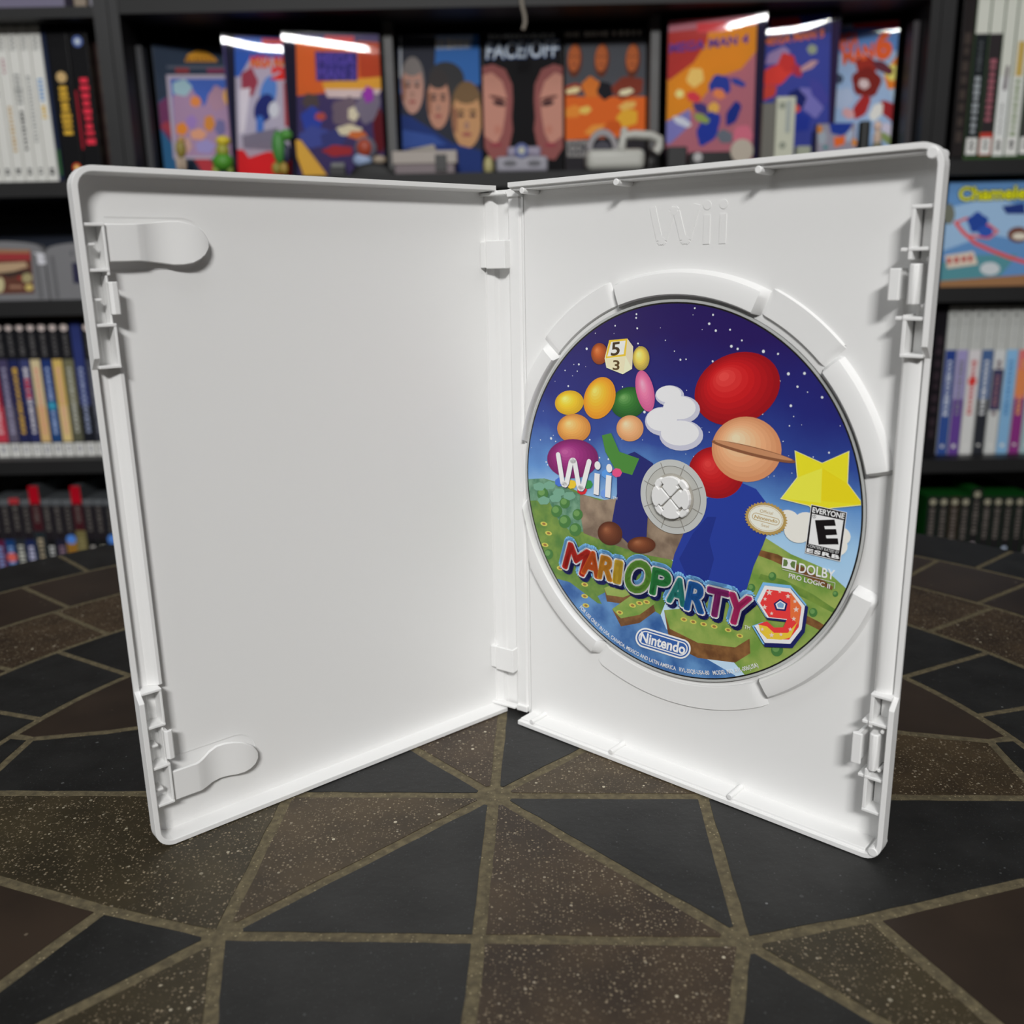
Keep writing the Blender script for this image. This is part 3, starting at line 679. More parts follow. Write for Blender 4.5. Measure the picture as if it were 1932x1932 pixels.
P2.poly([(1120, 1400), (1165, 1460), (1155, 1540), (1120, 1510), (1120, 1460)], pr(232, 110, 60))
for k_, m_ in ((1.0, navy), (.72, wht), (.5, pr(120, 160, 200))):
    P2.poly([(1078 + (x - 1078) * k_, 1455 + (y - 1455) * k_) for x, y in [(1076, 1430), (1108, 1450), (1100, 1482), (1058, 1478), (1048, 1450)]], m_)
def st5(P, cx, cy, r, m): P.poly([(cx + (r if i % 2 == 0 else r * .42) * cos(i * pi / 5 - pi / 2), cy + (r if i % 2 == 0 else r * .42) * sin(i * pi / 5 - pi / 2)) for i in range(10)], m)
for x, y, r in ((1030, 1402, 15), (1075, 1398, 9), (1110, 1418, 12), (1140, 1440, 10), (1145, 1475, 14), (1135, 1515, 11), (1012, 1430, 9), (1010, 1465, 12), (1040, 1492, 9), (1120, 1560, 10), (1080, 1582, 9), (1040, 1585, 12), (1000, 1560, 9)):
    st5(P2, x, y, r, pr(250, 200, 190))
P2.text('TM', (922, 1556), (946, 1562), (925, 1542), wht)
P2.build('title_lettering', art)
P3 = dprint(4.4e-4)
def pill(P, cx, cy, rx, ry, rot, m):
    pts = []
    for i in range(40):
        t = 2 * pi * i / 40; X = (rx - ry) * (1 if cos(t) > 0 else -1) + ry * cos(t); Y = ry * sin(t)
        c, q = cos(radians(rot)), sin(radians(rot)); pts.append((cx + X * c - Y * q, cy + X * q + Y * c))
    P.poly(pts, m)
blu = pr(52, 92, 160)
pill(P3, 573, 1621, 122, 43, 17, wht); pill(P3, 573, 1621, 115, 36, 17, blu); pill(P3, 573, 1621, 109, 30, 17, wht); pill(P3, 573, 1621, 104, 25, 17, blu)
P3.text('Nintendo', (474, 1612), (664, 1668), (480, 1572), wht, off=.03)
P3.build('publisher_logo', art)
P4 = dprint(4.4e-4); P4.z = (1400, 930, 8.05)
gold, cream = pr(176, 146, 84), pr(228, 226, 212)
pts = []
for i in range(72):
    t = 2 * pi * i / 72; k = 1.0 if i % 2 else .92; X, Y = 335 * k * cos(t), 250 * k * sin(t); c, q = cos(radians(16)), sin(radians(16)); pts.append((372 + X * c - Y * q, 388 + X * q + Y * c))
P4.poly(pts, gold); P4.ell(370, 384, 270, 198, cream, 16, 48); P4.ell(370, 384, 258, 186, gold, 16, 48); P4.ell(370, 384, 252, 180, cream, 16, 48)
P4.text('Official', (275, 288), (472, 330), (285, 243), gold); P4.text('Seal', (298, 500), (412, 528), (305, 458), gold)
pill(P4, 370, 393, 214, 55, 15, gold); pill(P4, 370, 393, 205, 46, 15, cream); P4.text('Nintendo', (195, 378), (540, 455), (205, 330), gold, off=.02)
P4.build('approval_seal', art)
P5 = dprint(4.5e-4); P5.z = (1400, 930, 8.05); bk, wt_ = pr(24, 20, 22), pr(232, 234, 236)
P5.poly([(1056, 170), (1602, 292), (1502, 1042), (960, 908)], wt_); P5.poly([(1064, 180), (1592, 298), (1494, 1030), (970, 900)], bk)
P5.poly([(1072, 310), (1548, 412), (1484, 872), (1018, 765)], wt_)
P5.text('EVERYONE', (1076, 288), (1556, 390), (1086, 212), wt_, off=.03)
P5.poly([(1115, 410), (1412, 400), (1432, 495), (1256, 500), (1268, 546), (1436, 545), (1452, 632), (1280, 640), (1290, 686), (1462, 686), (1474, 778), (1172, 780)], bk)
P5.ell(1106, 354, 28, 26, bk, 0, 20); P5.ell(1106, 354, 23, 21, wt_, 0, 20); P5.text('R', (1096, 368), (1118, 370), (1098, 338), bk)
P5.text('CONTENT RATED BY', (1003, 812), (1478, 926), (1012, 772), wt_); P5.text('ESRB', (995, 890), (1472, 1000), (1004, 838), wt_, off=.05, space=1.2)
P5.build('age_rating_box', art)
P6 = dprint(4.5e-4); P6.z = (1400, 930, 8.05)
P6.poly([(625, 975), (838, 1025), (822, 1178), (610, 1128)], wt_); gb = pr(96, 120, 66)
P6.poly([(640, 1000), (690, 1015), (705, 1060), (685, 1110), (630, 1108)], gb); P6.poly([(820, 1042), (770, 1030), (740, 1070), (755, 1120), (806, 1150)], gb)
P6.text('DOLBY', (868, 1200), (1405, 1315), (880, 1060), wt_, off=.015); P6.text('PRO LOGIC II', (716, 1282), (1338, 1452), (724, 1215), wt_, off=.01)
P6.stroke([(620, 1155), (1420, 1362), (1410, 1450)], .00012, wt_, caps=False)
P6.build('sound_logo', art)
P7 = dprint(4.5e-4); P7.z = (1000, 500, 2.273)
tx = 'FOR USE ONLY IN USA, CANADA, MEXICO AND LATIN AMERICA   RVL-SSQE-USA-B0   MODEL NO. RVL-006(USA)'
vs, fs = text2d(tx, .012); x1 = max(v[0] for v in vs); pa, pb = P7.px(222, 1458), P7.px(985, 1726)
a0, a1 = atan2(pa[1], pa[0]), atan2(pb[1], pb[0]); Rb = .0573; hh = .00135 / .7
P7.raw([((Rb - y * hh) * cos(a0 + (a1 - a0) * x / x1), (Rb - y * hh) * sin(a0 + (a1 - a0) * x / x1)) for x, y in vs], fs, wt_)
P7.build('edge_lettering', art)

# ------------------------------------------------------------------ bookcases behind the table
M_case = noise_mat('black_laminate', (17, 17, 18), (22, 22, 23), 12, 0.5)
M_edge_ = noise_mat('laminate_edge', (30, 30, 31), (36, 36, 37), 12, 0.45)
M_brd = noise_mat('board_edge', (22, 22, 23), (26, 26, 27), 12, 0.6)
M_div = noise_mat('divider_laminate', (78, 78, 78), (86, 86, 86), 12, 0.45)
YF, YB = 1.22, 1.56
def zAt(x, y, Y=YF): return atY(x, y, Y).z
def xAt(x, y, Y=YF): return atY(x, y, Y).x
def bookcase(label, x0, x1, shelves, dividers=(), th_=.017):
    # shelves: list of (z top surface, thickness)
    t = thing('bookcase', label, 'bookcase', ((x0 + x1) / 2, YF, 0))
    for a in (x0, x1 - th_):
        mb = MB(); mb.box((a, YF, .0), (a + th_, YB, 2.0), M_case); mb.box((a, YF - .0015, .0), (a + th_, YF, 2.0), M_edge_); mb.build('side_panel', t)
    mb = MB(); mb.box((x0 + th_, YB - .008, .02), (x1 - th_, YB - .001, 1.98), M_case); mb.build('back_panel', t)
    for z, th in shelves:
        mb = MB(); mb.box((x0 + th_, YF + .002, z - th), (x1 - th_, YB - .008, z), M_case); mb.box((x0 + th_, YF, z - th), (x1 - th_, YF + .002, z), M_brd); mb.build('shelf_board', t)
    for a, z0, z1, yy in dividers:
        mb = MB(); mb.box((a, yy, z0), (a + .011, YB - .01, z1), M_div); mb.build('divider', t)
    return t
xl, xr = xAt(221, 120) - .004, xAt(1757, 120) + .006
zB = zAt(900, 325)                          # main shelf, centre
zBL, zBR = zAt(60, 347, 1.25), zAt(1880, 304, 1.25)
zTopL = zAt(120, 12); zTopC = zAt(730, 16) + .018; zTopR = zTopC + .03
zCL, zCR = zAt(60, 568, 1.25), zAt(1850, 541, 1.24)
zDL, zDR = zAt(110, 861, 1.25), zAt(1850, 857, 1.25)
zEL, zER = zDL - .218, zDR - .232
sh = lambda zs: [(z, .012 if z == zTopL else .018) for z in zs]
bookcase('black bookcase at the left edge with white cases on its upper shelf', xl - .017 - .62, xl, sh([zTopL, zBL, zCL, zDL, zEL, .12, zTopL + .26, zTopL + .52]))
bookcase('wide black bookcase in the middle holding upright box covers and small consoles', xl + .001, xr, sh([zTopC, zB, zB - .25, zB - .5, .12, zTopC + .3]),
         [(xAt(722, 60, 1.275), zB, zTopC - .018, 1.275), (xAt(1229, 40, 1.275), zB, zTopC - .018, 1.275)], .012)
bookcase('black bookcase at the right edge with green-based cases on its upper shelf', xr + .001, xr + .62, sh([zTopR, zBR, zCR, zDR, zER, .12, zTopR + .3]))

class Spine:
    """an upright case on a shelf, spine to the front; print bands given in photo pixels"""
    def __init__(s, name, label, cat, xa, xb, yref, ytop, zb, Y, body, grp, depth=.13, gap=.0004, tilt=0):
        a, b = atY(xa, yref, Y), atY(xb, yref, Y); x0, x1 = a.x + gap, b.x - gap
        zt = atY((xa + xb) / 2, ytop, Y).z
        if xa < 250 and zb > zBL - .002: zt = min(zt, zTopL - .0125)
        s.x0, s.x1, s.zb, s.zt, s.Y = x0, x1, zb, zt, Y
        s.t = thing(name, label, cat, ((x0 + x1) / 2, Y, zb), grp)
        mb = MB(); mb.box((x0, Y, zb), (x1, Y + depth, zt), body); mb.build('case_shell', s.t, bevel=0.0012)
        s.p = Print(((x0 + x1) / 2, Y, zb), (1, 0, 0), (0, 0, 1), (0, -1, 0), step=3e-5, lift=6e-5)
        s.W = (x1 - x0); s.H = zt - zb
    def band(s, f0, f1, m, k=.94):           # fractions of the height from the top
        w_ = s.W * k / 2; s.p.loc([(-w_, s.H * (1 - f1)), (w_, s.H * (1 - f1)), (w_, s.H * (1 - f0)), (-w_, s.H * (1 - f0))], m); return s
    def title(s, f0, f1, m, k=.5, n=9, seed=0, dx=0):
        R = random.Random(seed); s.p.up(); L_ = s.H * (f1 - f0); st = L_ / n
        for i in range(n):
            wd = s.W * k * R.uniform(.7, 1) / 2; y = s.H * (1 - f0) - i * st; hh = st * R.uniform(.5, .8); q = dx * s.W
            s.p.raw([(q - wd, y - hh), (q + wd, y - hh), (q + wd, y), (q - wd, y)], [(0, 1, 2, 3)], m)
        return s
    def word(s, st, f0, f1, m, k=.5, dx=0):   # text running down the spine
        w_ = s.W * k / 2; y0, y1 = s.H * (1 - f0), s.H * (1 - f1); q = dx * s.W
        s.p.text(st, (q - w_, y0), (q - w_, y1), (q + w_, y0), m, local=True, off=.01); return s
    def dot(s, f, m, r=.35, dx=0):
        y = s.H * (1 - f); q = s.W * r; s.p.up().raw([(dx * s.W + q * cos(i * pi / 8), y + q * sin(i * pi / 8)) for i in range(16)], [tuple(range(16))], m); return s
    def done(s, name='spine_print'):
        if s.p.mb.f: s.p.build(name, s.t)
        return s.t

GAIN = 1.38
whb = mat((240, 240, 234), .4, 1); blk = mat((20, 20, 22), .3, 1); gy = pr(130, 132, 130); lg = pr(214, 214, 210); dk = pr(30, 30, 34); red = pr(170, 40, 56)
# upper left shelf: white cases
G = 'white cases in a row on the upper left shelf'
XB = [-15, 6.5, 27, 48, 69.5, 89.5, 112]
info = [('faint pink lettering, leftmost', (190, 110, 120)), ('a small red and navy title', (160, 70, 90)), ('a long gold title', (176, 146, 90)), ('large grey lettering along the whole spine', (120, 120, 122)),
        ('thin grey lettering along the whole spine', (140, 142, 140)), ('a blue and gold title', (90, 140, 190))]
for i in range(6):
    s_ = Spine('white_game_case', 'white game case on the upper left shelf with ' + info[i][0], 'game case', XB[i], XB[i + 1], 340, 39.5 if i > 2 else 41, zBL + .0004, 1.25, whb, G)
    c_ = pr(*info[i][1])
    if i: s_.word('Wii', .06, .15, gy, .5)
    if i == 1: s_.title(.22, .32, pr(170, 70, 90), .35, 5, 1); s_.title(.35, .45, pr(60, 66, 110), .4, 4, 2)
    elif i == 2: s_.title(.5, .8, c_, .4, 12, 3); s_.title(.2, .3, pr(160, 110, 120), .3, 4, 3)
    elif i == 3: s_.title(.3, .5, gy, .7, 7, 4); s_.title(.53, .79, dk, .35, 10, 5)
    elif i == 4: s_.title(.31, .74, c_, .36, 18, 6)
    elif i == 5: s_.title(.33, .48, c_, .55, 6, 7); s_.title(.5, .59, pr(206, 170, 60), .45, 4, 8)
    else: s_.title(.55, .8, c_, .4, 9, 9)
    s_.title(.9, .95, dk, .45, 2, i).done()
s_ = Spine('game_case', 'thin dark blue case squeezed between the white row and black boxes', 'game case', 112, 122, 340, 50, zBL + .0004, 1.25, mat((30, 38, 60), .3, 1), None); s_.band(0, 1, pr(30, 38, 60)); s_.band(.78, .95, pr(50, 90, 50), .6).done()
s_ = Spine('game_box', 'black game box with a yellow title on the upper left shelf', 'game box', 122, 160, 340, 52, zBL + .0004, 1.25, blk, 'dark boxes at the right end of the upper left shelf')
s_.band(0, 1, pr(20, 20, 22)); s_.dot(.31, pr(190, 160, 110), .26, .0); s_.title(.37, .69, pr(214, 170, 60), .5, 9, 3); s_.dot(.9, pr(200, 70, 40), .22, .2); s_.dot(.9, pr(230, 200, 120), .12, .2); s_.done()
s_ = Spine('game_box', 'black game box with a jagged red title and round blue badge, upper left shelf', 'game box', 161, 196, 340, 50, zBL + .0004, 1.25, blk, 'dark boxes at the right end of the upper left shelf')
s_.band(0, 1, pr(20, 20, 22)); s_.dot(.09, pr(90, 110, 170), .28); s_.dot(.09, pr(200, 210, 235), .14); s_.title(.32, .76, pr(214, 50, 70), .5, 9, 11, .08); s_.band(0, 0.001, blk)
s_.p.loc([(-s_.W * .47, s_.H * .22), (-s_.W * .36, s_.H * .22), (-s_.W * .36, s_.H * .6), (-s_.W * .47, s_.H * .6)], pr(150, 30, 46)); s_.done()
s_ = Spine('game_box', 'faded brown box spine beside the left bookcase panel', 'game box', 207, 229, 340, 60, zBL + .0004, 1.27, mat((52, 36, 34), .5, 1), None); s_.band(0, 1, pr(52, 36, 34)); s_.title(.1, .85, pr(88, 76, 64), .4, 7, 5, -.1); s_.title(.2, .5, pr(96, 40, 40), .3, 4, 15, .22); s_.done()

# things cut by the top edge, left
for lb, x0, x1, y1, c_, nm in (('purple-grey box lying flat at the top left corner of the photo', -30, 122, 11, (120, 114, 140), 'storage_box'), ('small tan box standing at the top left next to a grey one', 139, 163, 10, (150, 134, 116), 'small_box'), ('rounded grey gadget at the top left beside the bookcase panel', 168, 192, 9, (150, 148, 160), 'gadget')):
    a, b = atY(x0, y1, 1.26), atY(x1, y1, 1.26); mb = MB(); mb.box((a.x, 1.26, zTopL + .0005), (b.x, 1.42, zTopL + .05), mat(c_, .5, 1))
    o = mb.build(nm, bevel=.002); tag(o, lb, 'box')

# second shelf left: cartridges in front of a navy box
def cartridge(label, x0, x1, ytop, ybot, Y, art=None, sticker=None):
    a, b = atY(x0, ybot, Y), atY(x1, ybot, Y); zt = atY((x0 + x1) / 2, ytop, Y).z; zb = zCL + .0005; t = thing('game_cartridge', label, 'cartridge', ((a.x + b.x) / 2, Y, zb), 'grey cartridges on the second left shelf')
    n = 16; w_ = b.x - a.x; pts = [(a.x, zb), (b.x, zb)]; hs = zt - zb
    for i in range(n + 1):
        u = 1 - i / n; pts.append((a.x + w_ * u, zb + hs * (.86 + .14 * math.sqrt(max(0, 1 - (2 * u - 1) ** 2)) ** 1.0 * 1) if 0 < i < n else zb + hs * .84))
    F = frame((0, Y, 0), (1, 0, 0), (0, 1, 0)); mb = MB(); g = mat((134, 134, 137), .5, 1)
    mb.prism(F, pts, 0, .018, g); mb.build('cartridge_shell', t, bevel=.001)
    for q in (a.x + w_ * .09, b.x - w_ * .09): mb = MB(); mb.box((q - .002, Y - .001, zb + .003), (q + .002, Y, zb + hs * .78), mat((112, 112, 115), .5, 1)); mb.build('grip_rib', t)
    return t, Print((0, Y, 0), (1, 0, 0), (0, 0, 1), (0, -1, 0), step=3e-5, lift=6e-5)
t, p = cartridge('grey game cartridge with a red and tan picture label, at the left edge', -76, 94, 455, 567, 1.25)
p.z = (0, 460, 12.88)
p.poly([(-560, 110), (740, 150), (840, 1200), (-560, 1240)], pr(96, 60, 50)); p.poly([(-560, 120), (730, 150), (740, 400), (-560, 420)], pr(150, 56, 58)); p.poly([(-560, 120), (720, 145), (725, 230), (-560, 230)], pr(150, 110, 84))
p.poly([(-500, 500), (620, 440), (680, 560), (300, 680), (-500, 760)], pr(176, 150, 120)); p.poly([(-100, 720), (740, 620), (760, 700), (200, 820)], pr(60, 48, 44))
p.ell(660, 830, 130, 120, pr(160, 150, 110), 0, 18); p.ell(710, 1060, 100, 80, pr(196, 176, 106), 0, 18); p.ell(0, 1000, 110, 190, pr(190, 180, 140), 0, 18); p.poly([(240, 1000), (540, 1010), (560, 1090), (230, 1090)], pr(150, 112, 92)); p.poly([(430, 790), (520, 790), (510, 870), (440, 870)], pr(150, 50, 50))
p.build('picture_label', t)
p.h += 1e-4; p.mb = MB(); p.poly([(830, 210), (1080, 240), (1120, 500), (850, 500)], pr(206, 206, 212)); p.text('E', (1030, 380), (1085, 390), (1025, 310), pr(90, 90, 96)); p.build('rating_sticker', t)
t, p = cartridge('grey game cartridge half hidden behind the open white case', 96, 245, 457, 566, 1.25)
p.z = (0, 460, 12.88); p.poly([(1740, 460), (2900, 480), (2900, 1000), (1790, 960)], pr(48, 48, 70)); p.ell(1740, 230, 40, 70, pr(96, 96, 100), 0, 12); p.build('picture_label', t)
mb = MB(); a, b = atY(-60, 425, 1.33), atY(215, 425, 1.33); mb.box((a.x, 1.33, zCL + .0005), (b.x, 1.36, atY(60, 424, 1.33).z), mat((24, 34, 52), .5, 1)); tag(mb.build('storage_box', bevel=.001), 'navy box standing behind the grey cartridges', 'box')

# third shelf left: dark-topped cases with white rating labels
G = 'cases with black tops and white labels on the third left shelf'
XD = [-26, -5, 20, 40.5, 60.5, 80.5, 100.5, 121, 141, 162, 183, 204]
dat = [((150, 36, 56), (170, 50, 70), (220, 150, 160), 'dark red case with pale lettering at the left edge of the third left shelf'), ((150, 36, 56), (190, 60, 76), (230, 170, 176), 'bright red case with white lettering on the third left shelf'),
       ((70, 64, 96), (96, 90, 110), (150, 146, 170), 'violet-grey case on the third left shelf'), ((34, 40, 84), (40, 44, 84), (214, 170, 60), 'navy case with long yellow lettering on the third left shelf'),
       ((60, 66, 110), (44, 50, 96), (214, 210, 214), 'navy case with red and white lettering on the third left shelf'), ((206, 190, 150), (210, 176, 120), (230, 150, 130), 'cream and gold case, left of a blue one on the third left shelf'),
       ((34, 54, 110), (36, 70, 120), (150, 170, 210), 'blue case with pale script between two gold cases'), ((206, 176, 100), (222, 190, 130), (236, 160, 140), 'gold and pink case, right of the blue one on the third left shelf'),
       ((110, 108, 84), (90, 90, 74), (180, 180, 170), 'olive case with white lettering on the third left shelf'), ((46, 56, 110), (30, 32, 40), (150, 160, 190), 'case with a blue top and black foot on the third left shelf'), ((70, 72, 84), (56, 58, 66), (120, 122, 132), 'grey case nearest the open white case on the third left shelf')]
for i, (c1, c2, c3, lb) in enumerate(dat):
    s_ = Spine('game_case', lb, 'game case', XD[i], XD[i + 1], 850, 604, zDL + .0004, 1.25, blk, G, depth=.12)
    if i > 1 and i != 9: s_.band(.0, .28, dk); s_.title(.1, .26, pr(90, 88, 88), .4, 5, i); s_.dot(.05, pr(222, 200, 196), .34)
    s_.band(.28 if i > 1 and i != 9 else .0, .62, pr(*c1)); s_.band(.62, .89, pr(*c2)); s_.title(.34, .84, pr(*c3), .42, 14, i + 20)
    if i == 4: s_.title(.42, .58, pr(190, 50, 70), .6, 5, 3)
    if i == 6: s_.dot(.62, pr(60, 150, 180), .4)
    s_.band(.9, 1.0, lg); s_.title(.92, .98, pr(150, 150, 156), .5, 2, i); s_.done()
mb = MB(); a, b = atY(55, 590, 1.27), atY(200, 590, 1.27); zz = atY(100, 604, 1.25).z + .001; mb.box((a.x, 1.262, zz), (b.x, 1.36, zz + .004), mat((112, 84, 56), .6, 1)); tag(mb.build('instruction_booklet', bevel=.0005), 'thin brown booklet lying flat on top of the third-shelf cases', 'booklet')

# bottom left shelf
G = 'clear-topped cases on the lowest visible left shelf'
XE = [-17 + 19.6 * i for i in range(12)]
dat = [((90, 30, 60), (120, 140, 190), 'pink-footed case at the left edge of the lowest left shelf'), ((24, 60, 110), (130, 160, 210), 'blue case with a red round badge on the lowest left shelf'), ((40, 44, 50), (200, 200, 190), 'red-topped case with a tall white title on the lowest left shelf'), ((30, 40, 80), (190, 190, 214), 'navy case with a lavender title on the lowest left shelf'),
       ((36, 44, 48), (170, 156, 130), 'case with a raised red tab and a tan title'), ((24, 24, 26), (196, 198, 196), 'black case with a short white title between tan and mauve ones'), ((34, 34, 50), (130, 106, 120), 'case with a mauve title on the lowest left shelf'),
       ((150, 110, 40), (140, 96, 40), 'ochre case with a blue round badge'), ((112, 104, 66), (130, 122, 84), 'olive case with the second raised red tab'), ((22, 22, 24), (170, 166, 160), 'black case with a small white title, right of the olive one'), ((26, 26, 26), (160, 160, 146), 'black case with a narrow grey title near the open white case')]
gt = mat((104, 108, 112), .4, 1)
for i, (c1, c2, lb) in enumerate(dat):
    tall = i in (2, 4, 8)
    s_ = Spine('game_case', lb, 'game case', XE[i] + (-3 if i == 0 else 0), XE[i + 1], 985, 917 if i in (4, 8) else (940 if i == 2 else 943), zEL + .0004, 1.25, gt, G, depth=.12)
    f = .14 if i in (4, 8) else .05
    if i in (4, 8): s_.band(0, .14, pr(170, 10, 30), 1)
    if i == 2: s_.band(0, .1, pr(170, 50, 56), 1)
    s_.band(f, .36, pr(34, 30, 34) if i not in (4, 8) else pr(64, 26, 32), 1); s_.title(f + .02, .3, pr(96, 92, 88), .4, 6, i)
    s_.band(.36, 1, pr(*c1), 1); s_.title(.42, .97, pr(*c2), .62, 16, i + 40)
    if i in (7,): s_.dot(.36, pr(80, 130, 210), .5)
    if i == 1: s_.dot(.52, pr(220, 100, 90), .5)
    s_.done()
s_ = Spine('game_case', 'blue case with a round blue badge right beside the open white case', 'game case', XE[11], XE[11] + 20, 985, 943, zEL + .0004, 1.25, gt, G, depth=.12)
s_.band(.05, .36, dk, 1).title(.08, .3, pr(96, 92, 88), .4, 6, 3).band(.36, 1, pr(28, 58, 104), 1).dot(.36, pr(80, 130, 210), .5).done()
a, b = atY(80, 915, 1.375), atY(215, 915, 1.375); mb = MB(); zb_ = zEL + .0004
t = thing('game_box', 'dark box with an orange stripe standing at the back of the lowest left shelf', 'game box', ((a.x + b.x) / 2, 1.375, zb_))
mb.box((a.x, 1.375, zb_), (b.x, 1.40, atY(120, 886, 1.375).z), mat((40, 30, 28), .5, 1)); mb.build('box_shell', t)
p = Print((0, 1.375, 0), (1, 0, 0), (0, 0, 1), (0, -1, 0), step=3e-5, lift=6e-5); p.poly([(132, 900), (215, 900), (215, 912), (134, 912)], pr(170, 100, 24)); p.poly([(94, 899), (130, 899), (132, 914), (96, 914)], pr(180, 160, 140)); p.build('box_print', t)
mb = MB(); a, b = atY(54, 905, 1.372), atY(73, 905, 1.372); tt = atY(60, 893, 1.372).z
s_ = Spine('game_case', 'red-capped case poking up behind the lowest left row', 'game case', 52, 74, 905, 893, zEL + .0004, 1.373, gt, None, depth=.06) if False else None

# right bookcase, upper shelf
G = 'white and black cases on the upper right shelf'
grn = mat((52, 92, 34), .4, 1)
XR = [1793, 1818, 1844, 1870, 1893, 1919, 1945]
dat = [((46, 44, 42), (70, 66, 62), 'dark brown game case next to the right bookcase panel'), ((30, 34, 36), (150, 156, 160), 'black case with a grey title and a white lower label'), ((46, 42, 44), (150, 90, 100), 'black and pink case with a red-edged lower label'),
       ((210, 212, 210), (110, 100, 100), 'white case with a dark oblong title on the upper right shelf'), ((200, 202, 196), (120, 130, 110), 'white case with a green-grey stripe and gold patch'), ((60, 62, 60), (120, 120, 116), 'grey case at the right edge of the upper right shelf')]
for i, (c1, c2, lb) in enumerate(dat):
    s_ = Spine('game_case', lb, 'game case', XR[i], XR[i + 1], 290, -22, zBR + .0003, 1.25, grn if i else blk, G)
    if i == 0: s_.band(.0, .97, pr(38, 34, 34)); s_.title(.25, .9, pr(64, 56, 52), .5, 8, 2); s_.done(); continue
    s_.band(.0, .97, pr(*c1)); s_.band(.0, .255 if i < 3 else .5, pr(200, 202, 192))
    if i == 1: s_.title(.3, .48, pr(80, 84, 88), .3, 6, 4); s_.title(.5, .85, pr(*c2), .45, 9, 5)
    elif i == 2: s_.title(.4, .78, pr(*c2), .5, 10, 6); s_.band(.83, .965, pr(180, 60, 50))
    elif i == 3: s_.p.loc([(-s_.W * .1, s_.H * .42), (s_.W * .2, s_.H * .42), (s_.W * .24, s_.H * .56), (s_.W * .0, s_.H * .56)], pr(96, 84, 92)); s_.title(.66, .85, gy, .2, 6, 8)
    elif i == 4: s_.band(.3, .5, pr(184, 156, 84), .5); s_.title(.52, .86, pr(130, 146, 110), .4, 10, 9)
    s_.band(.86, .96, lg, .8); s_.title(.88, .94, dk, .35, 2, i + 2); s_.done()

# wide box on the second right shelf
Y = 1.24; zb_ = zCR + .0005; a = atY(1782, 440, Y); zt = atY(1792, 342, Y).z
t = thing('game_box', 'wide blue game box with a yellow title lying along the second right shelf', 'game box', (a.x + .1, Y, zb_))
mb = MB(); mb.box((a.x, Y, zb_), (a.x + .193, Y + .034, zt), mat((90, 130, 176), .4, 1)); mb.build('box_shell', t, bevel=.001)
p = Print((0, Y, 0), (1, 0, 0), (0, 0, 1), (0, -1, 0), step=3e-5, lift=6e-5)
W2 = a.x + .193; loc = lambda pts, m_: p.loc([(a.x + u * .193, zb_ + v * (zt - zb_)) for u, v in pts], m_)
loc([(0, 0), (1, 0), (1, 1), (0, 1)], pr(96, 140, 190)); loc([(0, .35), (.3, .5), (.6, .4), (1, .55), (1, .8), (.6, .7), (.3, .85), (0, .75)], pr(150, 182, 214)); loc([(0, 0), (1, 0), (1, .14), (.5, .1), (0, .06)], pr(150, 110, 76))
loc([(0, .06), (.4, .1), (.5, .3), (.2, .3), (0, .24)], pr(84, 140, 150)); p.z = (1650, 300, 2.415)
p.ell(338, 250, 28, 48, pr(110, 112, 100), 0, 16); p.stroke([(370, 290), (400, 330), (460, 385), (540, 420), (620, 450), (720, 480)], .0045, pr(214, 84, 80)); p.stroke([(370, 290), (420, 270), (520, 300), (560, 330), (520, 360), (440, 350)], .003, pr(210, 90, 84))
p.ell(470, 290, 46, 46, pr(40, 70, 150), 20, 20, wob=.12); p.ell(505, 330, 34, 26, pr(50, 84, 170), 0, 16); p.ell(655, 345, 50, 36, pr(110, 70, 60), 0, 18); p.ell(660, 352, 34, 16, pr(214, 206, 190), 0, 14)
p.poly([(580, 215), (680, 200), (690, 250), (600, 250)], pr(36, 56, 120)); p.poly([(320, 440), (450, 420), (470, 480), (330, 500)], pr(210, 196, 180)); p.marks((330, 465), (460, 450), .008, pr(180, 60, 60), 4, 3); p.ell(525, 500, 46, 30, pr(196, 202, 206), 0, 16)
p.text('Chameleon', (385, 188), (775, 178), (388, 130), pr(70, 70, 60), halo=.0018); p.text('Chameleon', (385, 188), (775, 178), (388, 130), pr(226, 216, 40), off=.03)
p.build('box_print', t)

# third right shelf: white-topped cases
G = 'white-topped cases on the third right shelf'
XD = [1742, 1766, 1787, 1809, 1833, 1856, 1878, 1901, 1923, 1946]
dat = [(None, None, None, 'dark game case between the open white case and the white-topped row'), ((40, 62, 130), (50, 76, 140), (200, 206, 220), 'white-topped case with a blue lower half and white lettering'), ((150, 142, 186), (96, 64, 140), (120, 120, 130), 'white-topped case fading from lavender to purple'), ((206, 202, 204), (206, 206, 204), (190, 90, 90), 'white case with a small red emblem and pink lettering'),
       ((70, 96, 140), (44, 46, 52), (210, 212, 214), 'white-topped case going from blue to black with white lettering'), ((200, 202, 202), (196, 198, 196), (90, 60, 70), 'white case with a dark block in the middle of its spine'), ((130, 176, 214), (126, 170, 206), (80, 130, 180), 'white-topped light blue case'), ((206, 110, 110), (130, 50, 120), (214, 150, 80), 'white-topped case blending from pink and orange to purple'), ((210, 212, 210), (150, 176, 180), (120, 130, 140), 'white and teal case at the right edge of the third right shelf')]
